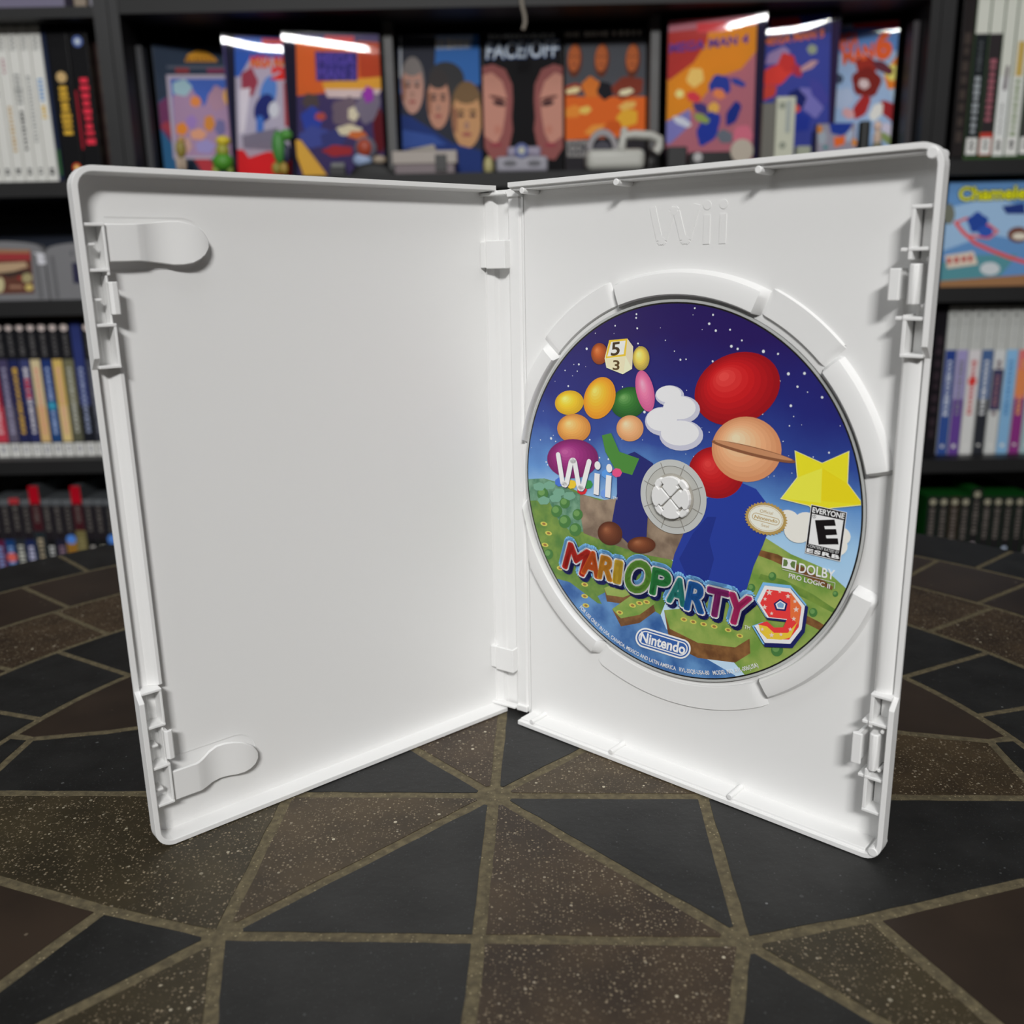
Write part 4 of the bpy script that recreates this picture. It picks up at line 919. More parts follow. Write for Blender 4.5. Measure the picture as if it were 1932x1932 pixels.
for i, (c1, c2, c3, lb) in enumerate(dat):
    s_ = Spine('game_case', lb, 'game case', XD[i], XD[i + 1], 848, 577, zDR + .0004, 1.25, blk if i == 0 else mat((210, 212, 208), .4, 1), G if i else None)
    if i == 0: s_.band(0, 1, pr(24, 22, 26)); s_.title(.2, .9, pr(50, 40, 46), .5, 9, 1); s_.done(); continue
    s_.dot(.06, gy, .18); s_.title(.1, .24, pr(170, 172, 170), .3, 5, i); s_.band(.29, .62, pr(*c1)); s_.band(.62, 1, pr(*c2)); s_.title(.36, .74, pr(*c3), .42, 12, i + 3)
    if i == 3: s_.dot(.5, pr(206, 60, 56), .34)
    if i == 5: s_.band(.42, .7, pr(60, 60, 90)); s_.title(.46, .68, pr(140, 100, 106), .4, 7, 3)
    if i == 7: s_.band(.42, .6, pr(214, 130, 80))
    s_.title(.93, .96, lg, .3, 1, i); s_.done()
# lowest visible right shelf: green-topped black-fronted cases
G = 'green cases with black spines on the lowest visible right shelf'
names = ['beside the dark gap at the open white case', 'with a small pale patch low on its spine', 'with a brownish spine', 'with two stacked grey titles', 'standing taller than its neighbours', 'right of the taller one', 'with a red round badge near the table edge', 'with a bluish white lower title', 'with a pink spot near the table edge', 'at the right edge of the photo']
gt2 = mat((26, 96, 36), .35, 1)
for i in range(10):
    xc = 1757 + 20.4 * i + (0 if i != 4 else 0)
    s_ = Spine('game_case', 'green game case with a black spine ' + names[i], 'game case', xc - 10.2, xc + 10.2, 985, 922 if i == 4 else 937, zER + .0004, 1.25, gt2, G)
    s_.band(.0, 1, pr(*((30, 29, 30) if i != 2 else (44, 34, 30))), 1); s_.dot(.045, pr(150, 146, 126), .3); s_.title(.1, .36, pr(104, 98, 92), .42, 9, i)
    if i in (3, 4, 5, 7, 9): s_.title(.42, .66, pr(*((170, 160, 164) if i == 4 else (176, 190, 210) if i == 7 else (112, 110, 108))), .5, 6, i + 4)
    if i == 6: s_.dot(.56, pr(214, 90, 74), .42)
    if i == 8: s_.dot(.62, pr(190, 110, 120), .38)
    if i == 1: s_.dot(.47, pr(170, 160, 160), .4)
    s_.done()

# ------------------------------------------------------------------ box covers on the middle shelf
def sleeve_mat():
    m = bpy.data.materials.new('clear_sleeve'); m.use_nodes = True; nt = m.node_tree; N = nt.nodes; L = nt.links
    N.remove(N['Principled BSDF']); t = N.new('ShaderNodeBsdfTransparent'); g = N.new('ShaderNodeBsdfGlossy'); g.inputs['Roughness'].default_value = .05
    fr = N.new('ShaderNodeFresnel'); fr.inputs[0].default_value = 1.5; m2 = N.new('ShaderNodeMixShader'); L.new(fr.outputs[0], m2.inputs[0]); L.new(t.outputs[0], m2.inputs[1]); L.new(g.outputs[0], m2.inputs[2])
    L.new(m2.outputs[0], N['Material Output'].inputs[0]); return m
M_sleeve = sleeve_mat()
ZA, ZB, ZC, ZD = (0, 0, 3.864), (250, 0, 3.864), (700, 0, 3.513), (1200, 0, 3.22)
def cover_box(name, label, cat, xl_, Yl, xr_, Yr, ytop, thick, body, zoom, grp, sleeve=None):
    a, b = atY(xl_, 200, Yl), atY(xr_, 200, Yr); a.z = b.z = zB + .0005
    near = (xl_, Yl) if Yl <= Yr else (xr_, Yr); hh = atY(near[0], ytop, near[1]).z - zB
    ex = (b - a); wd = ex.length; ex.normalize(); nb = Vector((-ex.y, ex.x, 0))
    t = thing(name, label, cat, tuple(a), grp); F = frame(a, ex, nb)
    mb = MB(); mb.fbox(F, 0, wd, .0012, thick, 0, hh, body); mb.build('box_shell', t, bevel=.0008)
    p = Print(a + nb * .0011, ex, (0, 0, 1), -nb, step=2.5e-5, lift=5e-5, zoom=zoom); p.W, p.Hh = wd, hh
    p.full = lambda m_: p.loc([(.001, .001), (wd - .001, .001), (wd - .001, hh - .001), (.001, hh - .001)], m_)
    return t, p, F, wd, hh, ex, nb
def finish(t, p, name='cover_print'):
    # keep the picture inside the box face
    for i, v in enumerate(p.mb.v):
        d = v - p.O; x_, z_ = d.dot(p.ex), d.z; x2, z2 = min(max(x_, .0008), p.W - .0008), min(max(z_, .0008), p.Hh - .0008)
        p.mb.v[i] = v + p.ex * (x2 - x_) + Vector((0, 0, z2 - z_))
    p.build(name, t)
nv = mat((26, 28, 52), .35, 1)
G = 'boxed games standing in clear protectors'
# 1
t, p, *_ = cover_box('game_box', 'dark slate game box with a framed picture, leftmost on the middle shelf', 'game box', 297, 1.283, 450, 1.312, 83, .03, mat((46, 50, 58), .4, 1), ZB, G)
p.full(pr(42, 54, 72)); p.poly([(190, 740), (240, 710), (330, 1240), (640, 1300), (230, 1300), (190, 900)], pr(40, 90, 130)); p.poly([(190, 750), (260, 700), (300, 1060), (200, 940)], pr(106, 52, 90)); p.poly([(200, 920), (560, 1260), (640, 1240), (250, 880)], pr(150, 56, 70))
p.poly([(440, 1150), (560, 1150), (640, 1300), (540, 1300)], pr(170, 54, 62)); p.poly([(380, 450), (400, 400), (470, 365), (540, 375), (600, 420), (620, 450)], pr(200, 140, 40)); p.poly([(250, 480), (700, 480), (700, 500), (250, 500)], pr(84, 90, 104)); p.poly([(310, 495), (410, 495), (415, 535), (315, 535)], pr(130, 52, 56)); p.poly([(540, 500), (700, 500), (700, 530), (545, 535)], pr(120, 50, 80))
p.poly([(245, 545), (710, 545), (760, 1160), (300, 1160)], pr(170, 160, 176)); p.poly([(275, 575), (710, 575), (750, 1140), (320, 1140)], pr(66, 96, 176)); p.poly([(290, 700), (430, 640), (520, 780), (600, 620), (680, 660), (740, 1140), (320, 1140)], pr(160, 130, 160))
for x, y, rx, ry, c_ in ((360, 640, 70, 60, (150, 180, 190)), (460, 740, 40, 40, (224, 130, 70)), (620, 720, 70, 90, (166, 130, 150)), (690, 700, 30, 60, (220, 160, 80)), (360, 940, 44, 46, (236, 130, 50)), (430, 890, 40, 50, (150, 120, 180)), (560, 900, 40, 60, (200, 130, 60)), (640, 930, 40, 60, (110, 106, 150)), (480, 980, 60, 40, (210, 150, 120)), (530, 1070, 70, 50, (150, 140, 190)), (390, 1060, 40, 60, (190, 150, 140))):
    p.ell(x, y, rx, ry, pr(*c_), 0, 16, wob=.1)
p.marks((390, 430), (600, 430), .004, pr(150, 100, 30), 7, 2); finish(t, p)
def protector(F, wd, hh, thick, streak, t):
    """bowed clear sleeve: leans back towards its top edge, so ceiling light glints along it"""
    mb = MB(); nu, nv_ = 14, 26; top = hh + .001; vs = []
    vis = .045
    for j in range(nv_ + 1):
        for i in range(nu + 1):
            u = i / nu; cpos = streak(u)
            vs.append((u, j / nv_, cpos))
    pts = []
    for i in range(nu + 1):
        u = i / nu; cpos = streak(u); w_ = 0.0; col = []; n2 = nv_; z0 = top - vis; zp = z0
        for j in range(nv_ + 1):
            z_ = z0 + vis * j / n2
            tl = max(0, SLP + (z_ - cpos) * GRD); w_ += math.tan(min(1.2, tl)) * (z_ - zp); zp = z_; col.append((z_, w_))
        pts.append(col)
    mx = 0; V = []; fs = []
    for i in range(nu + 1):
        for j in range(nv_ + 1): V.append(F(wd * i / nu, -.0035 + pts[i][j][1], pts[i][j][0]))
    for i in range(nu):
        for j in range(nv_): k = i * (nv_ + 1) + j; fs.append((k, k + nv_ + 1, k + nv_ + 2, k + 1))
    mb.add(V, fs, M_sleeve); base = [F(wd * i / nu, -.0035, z_) for i in range(nu + 1) for z_ in (.0, top - vis)]
    mb.add(base, [(2 * i, 2 * i + 2, 2 * i + 3, 2 * i + 1) for i in range(nu)], M_sleeve)
    mb.build('clear_protector', t, smooth=True)
SLP, GRD = radians(3.1), 4.2
CAPC = pr(196, 60, 66)
# 2
t, p, F, wd, hh, ex, nb = cover_box('game_box', 'blue and white game box with a red and yellow title, second from the left', 'game box', 429, 1.2604, 590, 1.2785, 66, .026, nv, ZB, G)
p.full(pr(70, 60, 120)); p.poly([(740, 290), (1400, 300), (1400, 1300), (760, 1300)], pr(176, 170, 186)); p.poly([(735, 270), (1400, 280), (1400, 420), (860, 420), (780, 560), (745, 560)], pr(50, 92, 176)); p.poly([(940, 280), (1150, 285), (1150, 330), (945, 325)], CAPC)
p.ell(850, 600, 60, 100, pr(150, 60, 76), 0, 20, wob=.1); p.poly([(780, 650), (860, 640), (820, 960), (780, 980)], pr(212, 206, 214)); p.poly([(1100, 600), (1180, 600), (1180, 940), (1110, 920)], pr(170, 70, 76))
p.ell(990, 680, 60, 130, pr(86, 130, 196), 10, 22); p.ell(960, 790, 70, 110, pr(34, 44, 110), 20, 22); p.stroke([(930, 870), (930, 980), (850, 1060)], .009, pr(66, 112, 190)); p.ell(1030, 800, 40, 60, pr(206, 208, 214), 0, 14)
p.poly([(800, 990), (1060, 930), (1060, 1100), (810, 1080)], pr(124, 118, 134)); p.poly([(760, 1090), (1180, 1120), (1180, 1320), (770, 1320)], pr(206, 36, 42)); p.poly([(800, 1080), (1000, 1100), (850, 1150)], pr(170, 160, 176))
p.text('MEGA MAN', (862, 490), (1150, 490), (862, 410), pr(212, 40, 40), off=.05); p.text('MEGA MAN', (866, 486), (1146, 486), (866, 440), pr(230, 150, 40)); p.text('2', (1030, 575), (1140, 575), (1030, 500), pr(214, 44, 36), off=.08); p.poly([(660, 200), (738, 230), (770, 1300), (690, 1300)], pr(24, 24, 48))
finish(t, p); protector(F, wd, hh, .026, lambda u: hh - .0055 - .011 * math.sin(min(1, u * 1.5) * pi / 2) , t)
# 3
t, p, F, wd, hh, ex, nb = cover_box('game_box', 'orange game box with a blue block title, right beside the left divider', 'game box', 541, 1.2414, 722, 1.257, 62, .026, nv, ZB, G)
p.full(pr(66, 56, 100)); p.poly([(1190, 290), (1840, 320), (1840, 660), (1600, 660), (1200, 700)], pr(206, 100, 44)); p.poly([(1640, 300), (1830, 310), (1830, 600), (1660, 560)], pr(176, 70, 40)); p.poly([(1380, 600), (1830, 560), (1830, 660), (1400, 660)], pr(236, 160, 60)); p.poly([(1400, 650), (1830, 650), (1780, 720), (1420, 710)], pr(206, 190, 190))
p.poly([(1400, 260), (1615, 265), (1615, 350), (1405, 345)], CAPC); p.poly([(1330, 375), (1640, 380), (1640, 590), (1340, 590)], pr(56, 50, 120)); p.text('MEGA', (1350, 470), (1620, 475), (1350, 390), pr(84, 70, 160), off=.04); p.text('MAN 3', (1350, 575), (1620, 580), (1350, 490), pr(84, 70, 160), off=.04)
for x, y, rx, ry, c_ in ((1300, 740, 60, 60, (80, 70, 70)), (1310, 870, 80, 90, (50, 70, 160)), (1370, 850, 40, 30, (180, 80, 70)), (1330, 1000, 110, 80, (70, 80, 150)), (1460, 1020, 90, 70, (60, 64, 120)), (1560, 820, 110, 110, (110, 96, 110)), (1610, 830, 40, 52, (234, 206, 180)), (1580, 950, 90, 40, (214, 206, 176)), (1640, 985, 70, 30, (200, 110, 60)), (1720, 780, 90, 120, (120, 112, 130)), (1800, 960, 46, 160, (96, 24, 34)), (1500, 1100, 110, 40, (160, 50, 56)), (1700, 1090, 70, 80, (150, 60, 44)), (1720, 690, 40, 60, (150, 60, 170))):
    p.ell(x, y, rx, ry, pr(*c_), 0, 18, wob=.12)
p.poly([(1090, 200), (1188, 230), (1210, 1300), (1130, 1300)], pr(22, 20, 44)); finish(t, p); protector(F, wd, hh, .026, lambda u: hh - .005 - .016 * u, t)
# tapes
G2 = 'tape boxes with photo covers between the two dividers'
skin, skd, hair = pr(206, 160, 134), pr(180, 120, 100), pr(70, 58, 52)
def face(cx, cy, rx, ry, sk, hr, rot=0, hk=1.1):
    p.ell(cx, cy - ry * .3, rx * 1.06, ry * (hk - .1), hr, rot, 30); p.ell(cx, cy, rx * .98, ry, sk, rot, 30)
    p.ell(cx - rx * .02, cy - ry * .82, rx * .8, ry * .3, hr, rot, 24); p.poly([(cx - rx * 1.0, cy - ry * .5), (cx - rx * .62, cy - ry * .3), (cx - rx * .66, cy + ry * .5), (cx - rx * .9, cy + ry * .4)], pr(136, 92, 72))
    sh_ = mat((150, 104, 84), .5, 1.2)
    for sx_ in (-.4, .4): p.ell(cx + sx_ * rx, cy - ry * .12, rx * .22, ry * .07, pr(80, 60, 56), rot, 12); p.ell(cx + sx_ * rx, cy - ry * .28, rx * .28, ry * .05, hr, rot, 12)
    p.ell(cx, cy + ry * .22, rx * .16, ry * .14, sh_, rot, 12); p.ell(cx, cy + ry * .52, rx * .32, ry * .07, pr(150, 84, 80), rot, 12)
t, p, *_ = cover_box('video_tape', 'blue tape box picturing three stacked faces, left of the black tape box', 'video tape', 755, 1.30, 908, 1.30, 66, .026, mat((30, 30, 34), .4, 1), ZC, G2)
p.full(pr(30, 40, 76)); p.poly([(190, 240), (740, 230), (740, 560), (190, 620)], pr(52, 100, 166)); p.poly([(190, 240), (430, 235), (420, 420), (190, 520)], pr(176, 180, 186)); p.poly([(420, 235), (680, 232), (660, 320), (430, 330)], pr(150, 170, 204)); p.marks((380, 290), (660, 290), .012, pr(214, 216, 226), 7, 4)
p.poly([(200, 240), (430, 240), (420, 520), (520, 520), (720, 620), (730, 1000), (200, 1000)], pr(46, 48, 58)); face(275, 590, 74, 165, pr(176, 134, 120), pr(120, 114, 112)); p.ell(500, 520, 120, 110, pr(56, 56, 58), 20, 24); face(447, 680, 76, 175, pr(176, 128, 108), pr(60, 56, 56)); face(635, 790, 100, 195, pr(184, 138, 98), pr(112, 88, 62))
p.poly([(190, 760), (260, 770), (420, 870), (540, 950), (740, 1000), (740, 1200), (190, 1200)], pr(34, 52, 108)); p.poly([(210, 860), (420, 900), (500, 960), (210, 980)], pr(52, 76, 140))
finish(t, p)
t, p, *_ = cover_box('video_tape', 'black tape box with two half faces and a large pale title', 'video tape', 911, 1.30, 1063, 1.30, 57, .026, blk, ZC, G2)
p.full(pr(16, 15, 18)); 
for sx_, xs in ((1, 740), (-1, 1280)):
    X = lambda v: xs + sx_ * v
    p.poly([(X(0), 440), (X(70), 425), (X(150), 460), (X(195), 560), (X(200), 660), (X(192), 780), (X(200), 860), (X(180), 960), (X(150), 1050), (X(60), 1060), (X(0), 980)], pr(136, 80, 78))
    p.poly([(X(0), 500), (X(60), 480), (X(130), 540), (X(160), 640), (X(150), 760), (X(130), 880), (X(90), 960), (X(0), 900)], pr(186, 132, 116))
    p.ell(X(110), 685, 44, 18, pr(60, 36, 40), sx_ * 12, 16); p.ell(X(100), 650, 60, 12, pr(90, 52, 50), sx_ * 14, 16); p.ell(X(90), 960, 40, 14, pr(140, 60, 70), 0, 16); p.ell(X(100), 860, 24, 30, pr(180, 120, 104), 0, 14)
p.text('FACE/OFF', (765, 392), (1240, 375), (768, 282), pr(70, 96, 150), off=.04); p.text('FACE/OFF', (765, 390), (1240, 373), (768, 285), pr(196, 206, 214), off=.01)
p.marks((780, 245), (1225, 238), .006, pr(170, 176, 182), 14, 8); finish(t, p)
t, p, *_ = cover_box('video_tape', 'orange and black tape box picturing fire, right of the black tape box', 'video tape', 1066, 1.30, 1219, 1.30, 55, .026, mat((28, 24, 26), .4, 1), ZC, G2)
p.full(pr(40, 38, 42)); p.poly([(1280, 290), (1820, 240), (1820, 700), (1280, 700)], pr(74, 76, 82)); p.poly([(1280, 640), (1830, 640), (1840, 900), (1280, 930)], pr(206, 96, 36))
for x, y, rx, ry, c_ in ((1340, 740, 60, 40, (226, 130, 50)), (1420, 730, 40, 26, (232, 180, 90)), (1500, 860, 80, 34, (226, 140, 60)), (1700, 780, 70, 60, (232, 160, 50)), (1700, 700, 60, 26, (226, 170, 90)), (1320, 600, 90, 40, (150, 60, 36)), (1460, 580, 60, 70, (200, 110, 44)), (1700, 580, 110, 70, (120, 52, 38)), (1340, 600, 50, 20, (236, 200, 150)), (1690, 610, 50, 20, (230, 206, 170)), (1550, 600, 50, 60, (26, 26, 32)), (1600, 840, 60, 40, (190, 84, 30))):
    p.ell(x, y, rx, ry, pr(*c_), -14, 18, wob=.1)
for x in (1350, 1530, 1735): p.ell(x, 400, 50, 112, pr(96, 50, 36), 4, 26); p.ell(x - 4, 385, 40, 90, pr(176, 94, 52), 4, 26); p.ell(x - 22, 375, 10, 6, pr(90, 46, 36), 0, 8); p.ell(x + 16, 375, 10, 6, pr(90, 46, 36), 0, 8); p.ell(x - 3, 430, 16, 5, pr(110, 50, 40), 0, 8)
for x0, x1 in ((1285, 1385), (1415, 1575), (1600, 1810)): p.marks((x0, 232 - (x0 - 1285) * .03), (x1, 232 - (x1 - 1285) * .03), .006, pr(190, 186, 180), 5, x0)
p.poly([(1296, 930), (1560, 930), (1560, 1040), (1300, 1040)], pr(130, 128, 126)); p.text('CON AIR', (1310, 1020), (1560, 1018), (1310, 950), pr(60, 60, 66), off=.03)
finish(t, p)
# 4..6
t, p, F, wd, hh, ex, nb = cover_box('game_box', 'orange and pink game box numbered 4, just right of the right divider', 'game box', 1257, 1.263, 1440, 1.2412, 26, .026, nv, ZD, G)
p.full(pr(168, 104, 116)); p.poly([(160, 200), (740, 150), (740, 300), (640, 420), (500, 470), (300, 740), (160, 740)], pr(206, 134, 36)); p.poly([(160, 200), (440, 170), (430, 260), (350, 380), (200, 490), (160, 480)], pr(166, 54, 50)); p.poly([(370, 140), (545, 130), (550, 190), (372, 200)], CAPC); p.poly([(160, 740), (330, 660), (330, 760), (200, 880), (160, 860)], pr(120, 120, 180))
for x, y, rx, ry, c_ in ((360, 470, 50, 60, (240, 190, 110)), (350, 590, 46, 30, (196, 60, 76)), (265, 570, 26, 26, (246, 214, 140)), (510, 520, 66, 66, (40, 60, 150)), (505, 570, 40, 30, (226, 130, 80)), (400, 660, 60, 30, (60, 56, 120)), (470, 660, 34, 40, (232, 170, 80)), (440, 780, 60, 110, (34, 56, 150)), (590, 690, 36, 80, (24, 46, 128)), (620, 500, 50, 20, (46, 66, 150)), (400, 720, 50, 24, (140, 160, 80)), (280, 740, 60, 24, (196, 204, 214)), (540, 830, 50, 40, (100, 110, 120)), (650, 820, 60, 60, (196, 110, 130))):
    p.ell(x, y, rx, ry, pr(*c_), 25, 18, wob=.08)
p.text('MEGA MAN 4', (205, 322), (680, 262), (208, 268), pr(86, 60, 140), off=.03); p.poly([(738, 60), (820, 60), (790, 1000), (706, 1000)], pr(26, 22, 52)); finish(t, p); protector(F, wd, hh, .026, lambda u: hh - .018 + .0165 * max(0, u - .2) ** 1.3 * 1.3, t)
t, p, F, wd, hh, ex, nb = cover_box('game_box', 'blue game box numbered 5, between the orange one and the sky blue one', 'game box', 1429, 1.2795, 1577, 1.260, 21, .024, mat((50, 36, 70), .35, 1), ZD, G)
p.full(pr(60, 70, 150)); p.poly([(740, 150), (1180, 130), (1180, 200), (740, 260)], pr(50, 52, 96)); p.poly([(815, 110), (995, 100), (1000, 160), (818, 165)], CAPC)
for x, y, rx, ry, c_ in ((860, 340, 80, 40, (150, 130, 170)), (860, 450, 100, 60, (206, 64, 54)), (920, 380, 50, 60, (190, 54, 50)), (800, 560, 60, 40, (196, 70, 56)), (980, 430, 30, 40, (170, 50, 70)), (1050, 400, 60, 20, (190, 150, 150)), (1070, 300, 30, 30, (150, 160, 130)), (1060, 620, 60, 100, (120, 116, 180)), (980, 600, 50, 60, (26, 36, 100)), (975, 660, 20, 34, (210, 84, 60)), (1000, 740, 60, 60, (36, 56, 150)), (1110, 560, 40, 90, (70, 70, 150))):
    p.ell(x, y, rx, ry, pr(*c_), -30, 18, wob=.1)
p.text('MEGA MAN 5', (775, 280), (1140, 225), (777, 235), pr(220, 110, 50), off=.03); p.poly([(1188, 60), (1260, 60), (1240, 1000), (1166, 1000)], pr(40, 26, 62)); finish(t, p); protector(F, wd, hh, .024, lambda u: hh - .0175 + .018 * max(0, u - .35) ** 1.6 * 1.95, t)
t, p, F, wd, hh, ex, nb = cover_box('game_box', 'sky blue game box with an orange title and the number 6', 'game box', 1568, 1.305, 1686, 1.284, 36, .024, mat((52, 48, 54), .35, 1), ZD, G)
p.full(pr(150, 176, 206)); p.poly([(1200, 170), (1690, 160), (1680, 300), (1200, 330)], pr(90, 134, 190)); p.poly([(1320, 120), (1690, 110), (1690, 160), (1320, 170)], pr(190, 36, 50))
for x, y, rx, ry, c_ in ((1400, 400, 70, 60, (150, 46, 34)), (1400, 500, 90, 90, (120, 34, 28)), (1385, 510, 34, 30, (206, 190, 190)), (1590, 440, 70, 110, (230, 120, 40)), (1560, 440, 46, 50, (248, 206, 110)), (1500, 410, 70, 30, (96, 44, 56)), (1370, 650, 40, 80, (160, 40, 40)), (1560, 680, 100, 50, (150, 36, 40)), (1460, 680, 34, 60, (236, 214, 206)), (1260, 600, 60, 70, (170, 184, 206)), (1290, 690, 40, 30, (206, 160, 160)), (1600, 580, 60, 40, (170, 196, 220)), (1230, 480, 30, 30, (60, 70, 90)), (1560, 800, 80, 40, (196, 190, 206)), (1540, 850, 90, 26, (130, 146, 90))):
    p.ell(x, y, rx, ry, pr(*c_), 30, 18, wob=.08)
p.text('MEGA', (1215, 310), (1350, 275), (1212, 225), pr(226, 96, 50), off=.04); p.text('MAN', (1262, 390), (1445, 345), (1255, 310), pr(226, 96, 50), off=.05); p.text('6', (1465, 355), (1545, 340), (1462, 210), pr(232, 96, 48), off=.07)
finish(t, p); protector(F, wd, hh, .024, lambda u: hh - .006 - .006 * u, t)
a = xr - .012 - .0085; mb = MB(); mb.box((a, 1.245, zB + .0005), (a + .008, 1.265, atY(1736, 38, 1.245).z), mat((50, 46, 50), .5, 1)); tag(mb.build('game_box', bevel=.001), 'dark box standing edge-on beside the right panel of the middle bookcase', 'game box')
a = xl + .001 + .012 + .0006; mb = MB(); mb.box((a, 1.258, zB + .0005), (a + .008, 1.277, atY(278, 86, 1.26).z), mat((64, 65, 68), .6, 1)); tag(mb.build('game_box', bevel=.001), 'dark grey box standing edge-on left of the slate game box', 'game box')

# ------------------------------------------------------------------ small things in front of the covers
def gx(x, y, Y): return atY(x, y, Y)
def solid(mb, x0, y0, x1, y1, Y, dep, m, ground=False):
    a, b = atY(x0, (y0 + y1) / 2, Y), atY(x1, (y0 + y1) / 2, Y); z0 = zB + .0004 if ground else atY((x0 + x1) / 2, y1, Y).z
    mb.box((a.x, Y, z0), (b.x, Y + dep, atY((x0 + x1) / 2, y0, Y).z), m); return mb
def blob(mb, cx, cy, rx, ry, Y, m, ry3=None, n=14):
    c = atY(cx, cy, Y); a = (atY(cx + rx, cy, Y).x - c.x); h_ = c.z - atY(cx, cy + ry, Y).z; d = ry3 or a * .8
    mb.loft([[Vector((c.x + a * sin(pi * j / n) * cos(2 * pi * i / n), c.y + d * sin(pi * j / n) * sin(2 * pi * i / n), max(zB + .0003, c.z - h_ * cos(pi * j / n)))) for i in range(n)] for j in range(1, n)], m); return mb
def pt_thing(name, label, cat, x, Y, grp=None): return thing(name, label, cat, (atY(x, 320, Y).x, Y, zB), grp)
def figure(label, parts, x, Y):
    t = pt_thing('figurine', label, 'figurine', x, Y, 'small toy figures on the middle shelf')
    for nm, cx, cy, rx, ry, c_ in parts: mb = MB(); blob(mb, cx, cy, rx, ry, Y, mat(c_, .5, 1.1)); mb.build(nm, t, smooth=True)
figure('small olive and pale toy figure at the left of the middle shelf', [('torso', 341, 281, 10, 18, (150, 134, 60)), ('leg', 337, 309, 5, 16, (190, 170, 150)), ('leg', 347, 309, 5, 16, (180, 160, 140)), ('head', 342, 264, 7, 7, (190, 150, 90))], 341, 1.238)
figure('yellow and green toy figure in front of the slate game box', [('head', 421, 266, 14, 10, (224, 200, 50)), ('torso', 420, 284, 13, 14, (160, 160, 60)), ('skirt', 421, 306, 20, 18, (80, 150, 44)), ('leg', 408, 322, 7, 12, (150, 170, 70)), ('leg', 434, 322, 7, 12, (130, 150, 60))], 420, 1.236)
figure('green toy figure with a dark oval shield in front of the blue game box', [('torso', 526, 278, 13, 32, (70, 140, 62)), ('head', 540, 255, 12, 11, (80, 150, 60)), ('shield', 541, 290, 8, 19, (36, 38, 70)), ('leg', 522, 318, 9, 12, (150, 140, 60)), ('leg', 536, 318, 8, 12, (170, 140, 60))], 530, 1.2285)
Y = 1.2275
mb = MB(); F = frame((0, Y, 0), (1, 0, 0), (0, 1, 0)); pts = [atY(x, y, Y) for x, y in ((557, 264), (567, 264), (603, 311), (618, 336), (573, 336), (560, 296))]
mb.prism(F, [(q.x, max(q.z, zB + .0004)) for q in pts], 0, .005, mat((226, 168, 24), .4, 1)); tag(mb.build('pennant', bevel=.0008), 'yellow triangular pennant leaning in front of the orange game box', 'pennant')
t = pt_thing('game_console', 'low grey and black console left of the black mound', 'console', 630, 1.226)
mb = MB(); solid(mb, 621, 316, 652, 333, 1.226, .01, mat((40, 40, 42), .4, 1), True); mb.build('console_shell', t, bevel=.001)
mb = MB(); solid(mb, 624, 307, 650, 316, 1.2275, .007, mat((120, 122, 120), .4, 1)); mb.build('lid', t, bevel=.001)
mb = MB(); blob(mb, 703, 333, 43, 26, 1.2265, mat((12, 12, 13), .6, 1), .0045); tag(mb.build('game_controller', smooth=True), 'black rounded controller left of the beige console', 'controller')
t = pt_thing('figurine', 'small toy with a red dome and light blue base behind the black controller', 'figurine', 688, 1.238, None)
t.location.y = 1.238
for nm, cx, cy, rx, ry, c_ in (('helmet', 690, 280, 21, 22, (110, 110, 126)), ('dome', 688, 279, 15, 17, (176, 72, 44)), ('base', 684, 302, 18, 14, (160, 180, 216)), ('shoe', 716, 302, 13, 9, (176, 160, 140))):
    mb = MB(); blob(mb, cx, cy, rx, ry, 1.2385 if nm != 'dome' else 1.236, mat(c_, .5, 1), .006); mb.build(nm, t, smooth=True)
# beige console with an open flap
Y = 1.232; t = pt_thing('game_console', 'beige two-tone console with its front flap raised in front of the blue tape box', 'console', 800, Y)
bg, bgd = mat((176, 166, 158), .45, 1), mat((124, 110, 114), .45, 1)
mb = MB(); solid(mb, 740, 284, 862, 309, Y, .038, bg); mb.build('upper_shell', t, bevel=.0012)
mb = MB(); solid(mb, 745, 309, 858, 331, Y + .001, .036, bgd, True); mb.build('lower_shell', t, bevel=.0012)
mb = MB(); solid(mb, 821, 291, 843, 323, Y - .0012, .002, mat((42, 42, 42), .4, 1)); mb.build('black_panel', t, bevel=.0005)
mb = MB(); pts = [atY(x, y, Y) for x, y in ((762, 284), (818, 272), (821, 277), (822, 284))]; F = frame((0, Y, 0), (1, 0, 0), (0, 1, 0)); mb.prism(F, [(q.x, q.z) for q in pts], -.0, .03, mat((160, 152, 142), .45, 1)); mb.build('flap', t, bevel=.0006)
# grey console with round badge
Y = 1.232; t = pt_thing('game_console', 'light grey console with a round blue badge in front of the black tape box', 'console', 983, Y)
lg_ = mat((158, 156, 168), .45, 1)
mb = MB(); solid(mb, 936, 294, 1034, 331, Y, .05, lg_, True); mb.build('console_shell', t, bevel=.004, seg=3)
mb = MB(); solid(mb, 957, 276, 1021, 295, Y + .012, .03, mat((150, 142, 164), .45, 1)); mb.build('upper_deck', t, bevel=.003, seg=3)
F = frame((0, Y, 0), (1, 0, 0), (0, 1, 0)); c = atY(984, 284, Y); r = .0085
mb = MB(); mb.cyl(F, c.x, c.z, r, -.001, .012, mat((60, 80, 150), .4, 1), 24); mb.build('badge', t); mb = MB(); mb.cyl(F, c.x, c.z, r * .5, -.0014, -.001, mat((190, 190, 170), .4, 1), 20); mb.build('badge_center', t)
for x in (962, 1008): c = atY(x, 308, Y); mb = MB(); mb.loft([[Vector((c.x + .0085 * cos(2 * pi * i / 20), Y + w_, c.z + .0035 * sin(2 * pi * i / 20))) for i in range(20)] for w_ in (-.0006, .002)], mat((92, 92, 100), .5, 1)); mb.build('controller_port', t)
